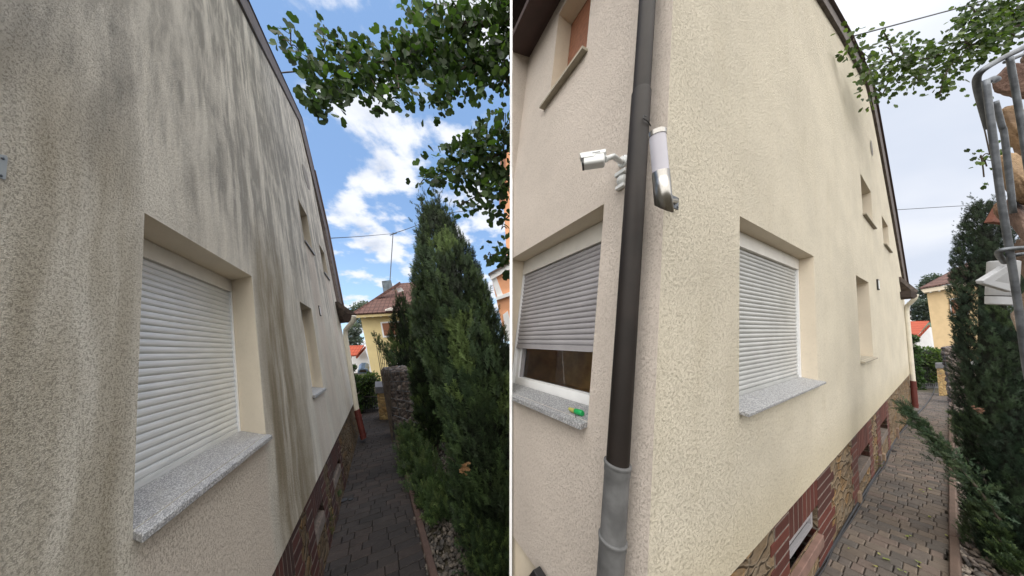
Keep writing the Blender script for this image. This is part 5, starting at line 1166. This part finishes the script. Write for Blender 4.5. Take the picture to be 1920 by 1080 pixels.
def cypress(label, base, top, prof, n, seed, s0, cols=CC, loc=None, flare=.55, lobes=5, spire=0, cat='tree', name='cypress_tree', cut=None, brown=0):
    """prof: (t along the axis, radius in m); the axis runs base -> top"""
    rng = np.random.default_rng(seed); t = thing(name, label, cat, loc or V((base.x, base.y, 0))); A, B_ = np.array(base), np.array(top); ax = B_ - A; Lx = np.linalg.norm(ax); ax /= Lx
    e1 = np.cross(ax, [0, 1, 0]); e1 /= np.linalg.norm(e1); e2 = np.cross(ax, e1); ph = rng.uniform(0, 6.28, lobes)
    ts, rs = zip(*prof)
    def rad(tt, th):
        r = np.interp(tt, ts, rs); m = np.ones_like(th)
        for k in range(lobes): m += .10 * np.cos(th * (2 + k) + ph[k] + tt * (5 + 3 * k))
        return r * m
    dens = np.interp(np.linspace(0, 1, 200), ts, rs) + .06; cdf = np.cumsum(dens); cdf /= cdf[-1]; tt = np.interp(rng.random(n), cdf, np.linspace(0, 1, 200)); th = rng.uniform(0, 2 * np.pi, n); dep = rng.random(n) ** .6
    r = rad(tt, th) * (.62 + .42 * dep); outd = e1 * np.cos(th)[:, None] + e2 * np.sin(th)[:, None]
    pos = A + ax * (tt * Lx)[:, None] + outd * r[:, None]
    d = outd * flare + ax * (1.0 + .9 * tt[:, None] ** 2) + rng.normal(0, .22, (n, 3)); ups = outd + rng.normal(0, .6, (n, 3))
    s = s0 * rng.uniform(.6, 1.3, n) * (1 - .25 * tt)
    cols = np.array(cols); clump = np.array([noise.noise(V(p) * 2.6 + V((seed, 0, 0))) for p in pos]); ci = np.clip(((clump + .5) * len(cols)).astype(int), 0, len(cols) - 1)
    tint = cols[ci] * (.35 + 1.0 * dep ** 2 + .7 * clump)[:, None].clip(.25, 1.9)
    if brown:
        m = rng.random(n) < brown; tint[m] = np.array([.16, .08, .035])
    if spire:
        k = spire; th2 = rng.uniform(0, 6.28, k); t2 = rng.uniform(.80, .99, k); o2 = e1 * np.cos(th2)[:, None] + e2 * np.sin(th2)[:, None]; p0 = A + ax * (t2 * Lx)[:, None] + o2 * (rad(t2, th2) * .7)[:, None]
        pp, dd = [], []
        for i in range(k):
            dr = ax + o2[i] * .22 + rng.normal(0, .07, 3); Ls = s0 * rng.uniform(1.2, 3.2)
            for j in range(7): pp.append(p0[i] + dr * Ls * j / 7 + rng.normal(0, .008, 3)); dd.append(dr + rng.normal(0, .28, 3))
        pp = np.array(pp); pos = np.concatenate([pos, pp]); d = np.concatenate([d, dd]); ups = np.concatenate([ups, rng.normal(0, 1, (len(pp), 3))]); s = np.concatenate([s, s0 * rng.uniform(.30, .6, len(pp))]); tint = np.concatenate([tint, cols[rng.integers(0, len(cols), len(pp))] * .9])
    if cut is not None:
        m = cut(pos); pos, d, ups, s, tint = pos[m], d[m], ups[m], s[m], tint[m]
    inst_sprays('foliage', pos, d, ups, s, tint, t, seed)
    # dark closed core added to block see-through, and the trunk
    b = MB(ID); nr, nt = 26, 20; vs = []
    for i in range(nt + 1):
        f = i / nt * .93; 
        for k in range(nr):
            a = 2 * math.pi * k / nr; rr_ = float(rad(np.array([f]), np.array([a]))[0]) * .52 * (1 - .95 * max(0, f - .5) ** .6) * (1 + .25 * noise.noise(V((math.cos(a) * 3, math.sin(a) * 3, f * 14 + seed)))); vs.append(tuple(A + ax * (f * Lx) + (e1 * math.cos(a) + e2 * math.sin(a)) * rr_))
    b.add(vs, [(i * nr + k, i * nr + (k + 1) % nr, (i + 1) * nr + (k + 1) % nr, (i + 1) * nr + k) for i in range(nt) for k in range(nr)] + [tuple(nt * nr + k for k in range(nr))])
    b.build('foliage_core', m_core, t)
    b = MB(ID); b.tube([V(A) - V(ax) * .5, lerp(V(A), V(B_), .45)], [.07, .03], 8); b.build('trunk', m_bark, t)
    return t
nocross = lambda P: np.ones(len(P), bool)
# tall cypress beside the dark path
cb_, ct_ = at(978, 1100, 2.5), at(811, 392, 3.7)
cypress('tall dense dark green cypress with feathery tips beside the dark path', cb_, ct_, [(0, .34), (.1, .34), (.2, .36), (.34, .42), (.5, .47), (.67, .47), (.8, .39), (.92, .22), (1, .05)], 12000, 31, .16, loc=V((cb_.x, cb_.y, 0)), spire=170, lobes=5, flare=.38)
cb2, ct2 = at(772, 815, 7.3), at(752, 560, 7.9)
cypress('darker slim cypress behind the tall one, close to the dark gabion', cb2, ct2, [(0, .36), (.2, .42), (.5, .46), (.75, .34), (.9, .2), (1, .05)], 3600, 32, .20, cols=CC, spire=24)
cb3, ct3 = at(818, 830, 5.0), at(795, 520, 5.8)
cypress('middle cypress half hidden between the slim one and the tall one', cb3, ct3, [(0, .26), (.3, .34), (.6, .32), (.85, .2), (1, .06)], 2600, 33, .20, spire=20)
# low juniper shrubs on the gravel
GJ = [(.070, .115, .035), (.055, .095, .032), (.095, .135, .045), (.040, .070, .026)]
def sprig_shrub(label, pts, n, seed, s0, cols, cat='shrub', name='juniper_shrub', spread=.12, up=1.0, lean=(0, 0, 0), anchor=None, mat=None):
    """shrub built of shoots: pts are (px, py, z, radius m) centres of tufts"""
    rng = np.random.default_rng(seed); c0 = at(*pts[0][:3]) if anchor is None else anchor; t = thing(name, label, cat, V((c0.x, c0.y, zg(c0.x, c0.y)))); pos = []; d = []
    for (x, y, z, r) in pts:
        c = np.array(at(x, y, z)); m = int(n * r / sum(p[3] for p in pts)); q_ = rng.normal(0, .45, (m, 3)) * r; pos.append(c + q_); d.append(q_ / r * .5 + np.array([0, 0, up]) + np.array(lean) + rng.normal(0, .28, (m, 3)))
    pos = np.concatenate(pos); d = np.concatenate(d); N = len(pos); gz = np.array([zg(a, b_) for a, b_, c in pos]); pos[:, 2] = np.maximum(pos[:, 2], gz + .01); cols = np.array(cols)
    inst_sprays('foliage', pos, d, rng.normal(0, 1, (N, 3)), s0 * rng.uniform(.5, 1.3, N), cols[rng.integers(0, len(cols), N)] * rng.uniform(.5, 1.25, N)[:, None], t, seed, mat)
    b = MB(ID)
    for (x, y, z, r) in pts[:6]:
        c = at(x, y, z); b.tube([V((c0.x, c0.y, zg(c0.x, c0.y))), lerp(V((c0.x, c0.y, .0)), c, .6), c], [.014, .010, .004], 5)
    b.build('stem', m_bark, t); return t
sprig_shrub('bright green low juniper spreading over the gravel by the dark path kerb', [(775, 835, 4.6, .22), (785, 870, 4.2, .25), (800, 905, 3.7, .26), (815, 940, 3.3, .26), (795, 860, 4.4, .25), (830, 975, 3.0, .2), (765, 820, 5.0, .2), (845, 930, 3.3, .22), (770, 855, 4.4, .14)], 1500, 41, .17, GJ, lean=(-.45, 0, .1))
sprig_shrub('dark low cypress sprays at the foot of the tall cypress', [(885, 990, 2.45, .13), (905, 1040, 2.3, .14), (895, 950, 2.6, .14), (930, 1065, 2.25, .14), (865, 925, 2.9, .13), (940, 1010, 2.4, .15), (945, 1085, 2.2, .12)], 1300, 42, .12, CC, lean=(-.3, -.2, .2))
sprig_shrub('small weeds growing between the kerb and the dark gabion', [(752, 800, 6.3, .13), (775, 790, 6.6, .15)], 160, 43, .10, GJ, name='weed_clump', cat='weeds')
sprig_shrub('green branch tip sticking out of the slim cypress towards the yellow house', [(703 + 5 * k, 632 + 7 * k, 5.9, .05 + .012 * k) for k in range(8)], 220, 44, .12, GJ[:2] + CC[:2], name='cypress_branch', cat='branch', lean=(-.6, 0, .3), anchor=at(745, 700, 5.9))
bt = at(868, 876, 2.2); rng = np.random.default_rng(5); t = thing('withered_sprig', 'small orange brown withered sprig on the tall cypress', 'sprig', bt)
inst_sprays('foliage', np.array(bt) + rng.normal(0, .018, (26, 3)), rng.normal(0, .3, (26, 3)) + np.array([.9, 0, -.1]), rng.normal(0, 1, (26, 3)), rng.uniform(.035, .06, 26), np.array([(.24, .13, .06)] * 26), t, 3)

# right cypress, the fallen branch and small shrubs
rb, rt_ = at(1915, 1110, 2.15), at(1843, 385, 2.75)
cypress('dark cypress at the right edge with feathery top, behind the near gabion', rb, rt_, [(0, .17), (.2, .19), (.4, .21), (.6, .22), (.8, .185), (.92, .125), (1, .04)], 10500, 35, .085, cols=[(.016, .034, .016), (.024, .044, .020), (.012, .026, .014), (.034, .056, .022)], loc=V((rb.x, rb.y, zg(rb.x, rb.y))), spire=120, flare=.38)
tb = thing('cypress_branch', 'long drooping green conifer branch leaning out over the lighter path', 'branch', at(1880, 960, 2.25)); rng = np.random.default_rng(8)
LBp = [(1875, 975, 2.2), (1830, 912, 2.3), (1790, 868, 2.4), (1755, 828, 2.5), (1722, 792, 2.6), (1692, 757, 2.7)]
PP = smoothpts([at(*p) for p in LBp], 10); b = MB(ID); b.tube(PP, [.010 * (1 - i / len(PP)) + .002 for i in range(len(PP))], 6); b.build('stem', m_bark, tb)
pos, dd, uu = [], [], []
for k in range(620):
    i = int(rng.uniform(0, len(PP) - 2)); f = i / len(PP); ax1 = np.array((PP[i + 1] - PP[i]).normalized()); pos.append(np.array(PP[i]) + rng.normal(0, .018 + .028 * (1 - f), 3) + np.array([0, 0, -.02])); dd.append(ax1 + rng.normal(0, .45, 3) + np.array([0, 0, -.15])); uu.append(rng.normal(0, 1, 3))
c3 = np.array([(.045, .082, .040), (.032, .062, .032), (.065, .10, .045)]); inst_sprays('foliage', np.array(pos), np.array(dd), np.array(uu), rng.uniform(.045, .095, 620), c3[rng.integers(0, 3, 620)] * rng.uniform(.6, 1.2, 620)[:, None], tb, 9)
sprig_shrub('loose green shrub behind the kerb beside the lighter path', [(1796, 795, 5.2, .07), (1808, 812, 4.8, .07), (1791, 778, 5.6, .06), (1812, 785, 5.2, .08)], 420, 45, .09, GJ, lean=(-.4, 0, 0), name='green_shrub')
sprig_shrub('dark sprays at the foot of the right cypress over the gravel', [(1868, 1000, 2.2, .05), (1892, 1040, 2.1, .06), (1902, 1070, 2.0, .06), (1855, 940, 2.35, .05)], 700, 46, .07, CC, lean=(-.3, 0, 0))
bt = at(1829, 768, 2.0); t = thing('withered_sprig', 'small brown withered sprig on the right cypress', 'sprig', bt)
inst_sprays('foliage', np.array(bt) + rng.normal(0, .012, (16, 3)), rng.normal(0, .3, (16, 3)) + np.array([.9, 0, 0]), rng.normal(0, 1, (16, 3)), rng.uniform(.02, .04, 16), np.array([(.16, .075, .045)] * 16), t, 3)

# broad-leaved bushes, ivy, far trees -----------------------------
LEAF = (np.array([(0, 0, 0), (-.28, .45, .05), (0, 1, 0), (.28, .45, .05)], float), np.array([(0, 1, 2), (0, 2, 3)]))
def leafy(name, label, cat, blobs, n, size, cols, seed, anchor, away, shell=.75, stems=0, core=True, mat=None, sz_jit=.4):
    """blobs: (px, py, z, radius px) ellipsoids of foliage"""
    rng = np.random.default_rng(seed); t = thing(name, label, cat, anchor); W, Dd, T_ = [], [], []; tot = sum(b_[3] ** 2 for b_ in blobs)
    for (x, y, z, r) in blobs:
        c = np.array(at(x, y, z)); rm = r / F * z; m = int(n * r * r / tot); q_ = rng.normal(0, 1, (m, 3)); q_ /= np.linalg.norm(q_, axis=1)[:, None]; rad_ = rm * (shell + (1.12 - shell) * rng.random(m)); rad_ *= 1 + .22 * np.array([noise.noise(V(v) * 2.2 + V((seed, x, 0))) for v in q_])
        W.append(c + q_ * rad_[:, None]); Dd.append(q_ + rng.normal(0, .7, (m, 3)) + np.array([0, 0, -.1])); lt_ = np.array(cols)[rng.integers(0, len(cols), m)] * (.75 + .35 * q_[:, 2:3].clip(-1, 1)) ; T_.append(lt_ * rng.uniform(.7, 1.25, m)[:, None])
    W = np.concatenate(W); N = len(W); inst_mesh('foliage', LEAF[0], LEAF[1], W, basis(np.concatenate(Dd), rng.normal(0, 1, (N, 3))), size * rng.uniform(1 - sz_jit, 1 + sz_jit, N), np.concatenate(T_), mat or m_bushl, t)
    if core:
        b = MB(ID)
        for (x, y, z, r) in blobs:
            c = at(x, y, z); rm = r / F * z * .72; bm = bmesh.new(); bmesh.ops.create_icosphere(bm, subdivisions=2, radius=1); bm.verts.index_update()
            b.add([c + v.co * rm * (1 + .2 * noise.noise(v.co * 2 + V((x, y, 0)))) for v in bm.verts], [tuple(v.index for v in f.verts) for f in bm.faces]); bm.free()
        b.build('foliage_core', m_core, t)  # dark closed cores added inside the leaves to block see-through
    a = V(anchor); b = MB(ID)
    for k in range(max(1, stems)):
        x, y, z, r = blobs[k % len(blobs)]; b.tube([a + V((k * .07 - .1, 0, 0)) * (stems > 1), at(x, y, z)], [.03, .012], 5)
    b.build('stem', m_bark, t); return t
GB = [(.085, .14, .030), (.06, .11, .028), (.11, .165, .04), (.045, .085, .024)]
zb1 = zf - .1
leafy('garden_bush', 'round light green bush above the railing beside the stained house', 'bush', [(688, 716, zb1 + .3, 15), (697, 712, zb1 + .3, 12), (680, 728, zb1 + .3, 11), (692, 738, zb1 + .35, 13), (684, 755, zb1 + .35, 11), (699, 755, zb1 + .35, 9)], 2600, .075, GB, 51, at(690, 772, zf + .3), awayL)
leafy('ivy_hedge', 'narrow dark green ivy column right behind the stained house rain pipe', 'hedge', [(662, 690, zb1, 5), (665, 710, zb1, 6), (667, 730, zb1, 6), (669, 750, zb1, 7), (672, 768, zb1, 7), (673, 782, zb1, 6)], 1800, .06, [(.045, .095, .022), (.035, .075, .02), (.06, .12, .03)], 52, at(672, 786, zb1), awayL)
zb2 = zf2 - .1
leafy('garden_bush', 'round light green bush above the railing beside the clean house', 'bush', [(1738, 668, zb2 + .3, 16), (1750, 665, zb2 + .3, 12), (1728, 676, zb2 + .3, 13), (1742, 690, zb2 + .35, 14), (1730, 705, zb2 + .35, 12), (1746, 706, zb2 + .35, 9)], 2800, .10, GB, 53, at(1740, 724, zf2 + .3), awayR)
leafy('ivy_hedge', 'narrow dark green ivy column right behind the clean house rain pipe', 'hedge', [(1709, 635, zb2, 6), (1712, 655, zb2, 7), (1714, 675, zb2, 7), (1717, 695, zb2, 7), (1719, 712, zb2, 7), (1720, 726, zb2, 6)], 2000, .085, [(.045, .095, .022), (.035, .075, .02), (.06, .12, .03)], 54, at(1719, 732, zb2), awayR)
GT = [(.12, .155, .13), (.09, .12, .10), (.15, .18, .15)]
leafy('broadleaf_tree', 'grey green tree behind the stained house eave, left of the yellow house', 'tree', [(672, 580, 30, 12), (684, 576, 31, 11), (690, 586, 31, 10), (664, 618, 28, 12), (658, 635, 28, 12), (668, 640, 28, 10), (672, 602, 29, 12)], 5200, .22, GT, 55, V((at(668, 660, 30).x, at(668, 660, 30).y, 0)), awayL, shell=.4, core=False)
leafy('broadleaf_tree', 'grey green tree between the clean house eave and the ochre house', 'tree', [(1752, 527, 34, 12), (1744, 536, 34, 11), (1764, 524, 34, 8), (1730, 575, 32, 13), (1727, 592, 32, 12), (1736, 560, 33, 12), (1737, 585, 33, 11), (1735, 545, 33, 9)], 5600, .26, [(.07, .095, .075), (.05, .07, .055), (.095, .12, .10)], 56, V((at(1735, 640, 33).x, at(1735, 640, 33).y, zg(*at(1735, 640, 33).xy))), awayR, shell=.4, core=False)

# fallen ginkgo leaves and weeds
tv, tf = ginkgo_leaf(); rr = random.Random(12)
LP = [(1638, 1062, 9), (1656, 1050, 8), (1663, 1052, 8), (1653, 1043, 6), (1705, 1010, 7), (1722, 1055, 8), (1727, 1066, 6), (1688, 1073, 8), (1697, 1076, 6), (1740, 970, 6), (1741, 971, 5), (1706, 1007, 6), (1780, 1008, 6), (1729, 923, 5), (1749, 920, 6), (1728, 921, 5), (1594, 1032, 4)]
for i, (x, y, s) in enumerate(LP):
    g = G(x, y) + V((0, 0, .012)); z_ = (g - CAM).dot(for_); mb = MB(ID); mb.col = (.24, .28, .09) if i % 3 else (.33, .32, .12); a = rr.uniform(0, 6.28); k = s / F * z_ * .62
    mb.add([(g.x + (v[0] * math.cos(a) - v[1] * math.sin(a)) * k, g.y + (v[0] * math.sin(a) + v[1] * math.cos(a)) * k, g.z + (abs(v[2]) + max(0, v[0]) * .35) * k) for v in tv], [tuple(int(j) for j in f) for f in tf])
    o = mb.build('fallen_leaf', m_gink); tag(o, 'pale green fan shaped leaf lying on the lighter paving', 'leaf', 'fallen ginkgo leaves on the lighter paving')
sprig_shrub('green weeds in the light well of the middle basement window of the clean house', [(1628, 850, 3.9, .06), (1636, 866, 3.85, .06), (1622, 840, 4.0, .05)], 60, 61, .08, [(.12, .17, .05), (.08, .13, .04), (.22, .18, .05)], name='weed_clump', cat='weeds')
sprig_shrub('green weeds in the light well of the farthest basement window of the clean house', [(1652, 812, 5.0, .08), (1657, 822, 5.0, .07)], 60, 62, .10, [(.09, .15, .06), (.07, .12, .05)], name='weed_clump', cat='weeds')
sprig_shrub('weeds at the foot of the stained house plinth, nearer tuft', [(612, 985, 2.75, .05), (608, 970, 2.8, .05), (615, 1000, 2.7, .05)], 50, 63, .07, [(.07, .10, .03), (.12, .11, .04)], name='weed_clump', cat='weeds')
sprig_shrub('weeds at the foot of the stained house plinth, farther tuft', [(626, 905, 3.5, .05), (634, 930, 3.3, .04)], 40, 64, .07, [(.06, .10, .04), (.09, .13, .05)], name='weed_clump', cat='weeds')
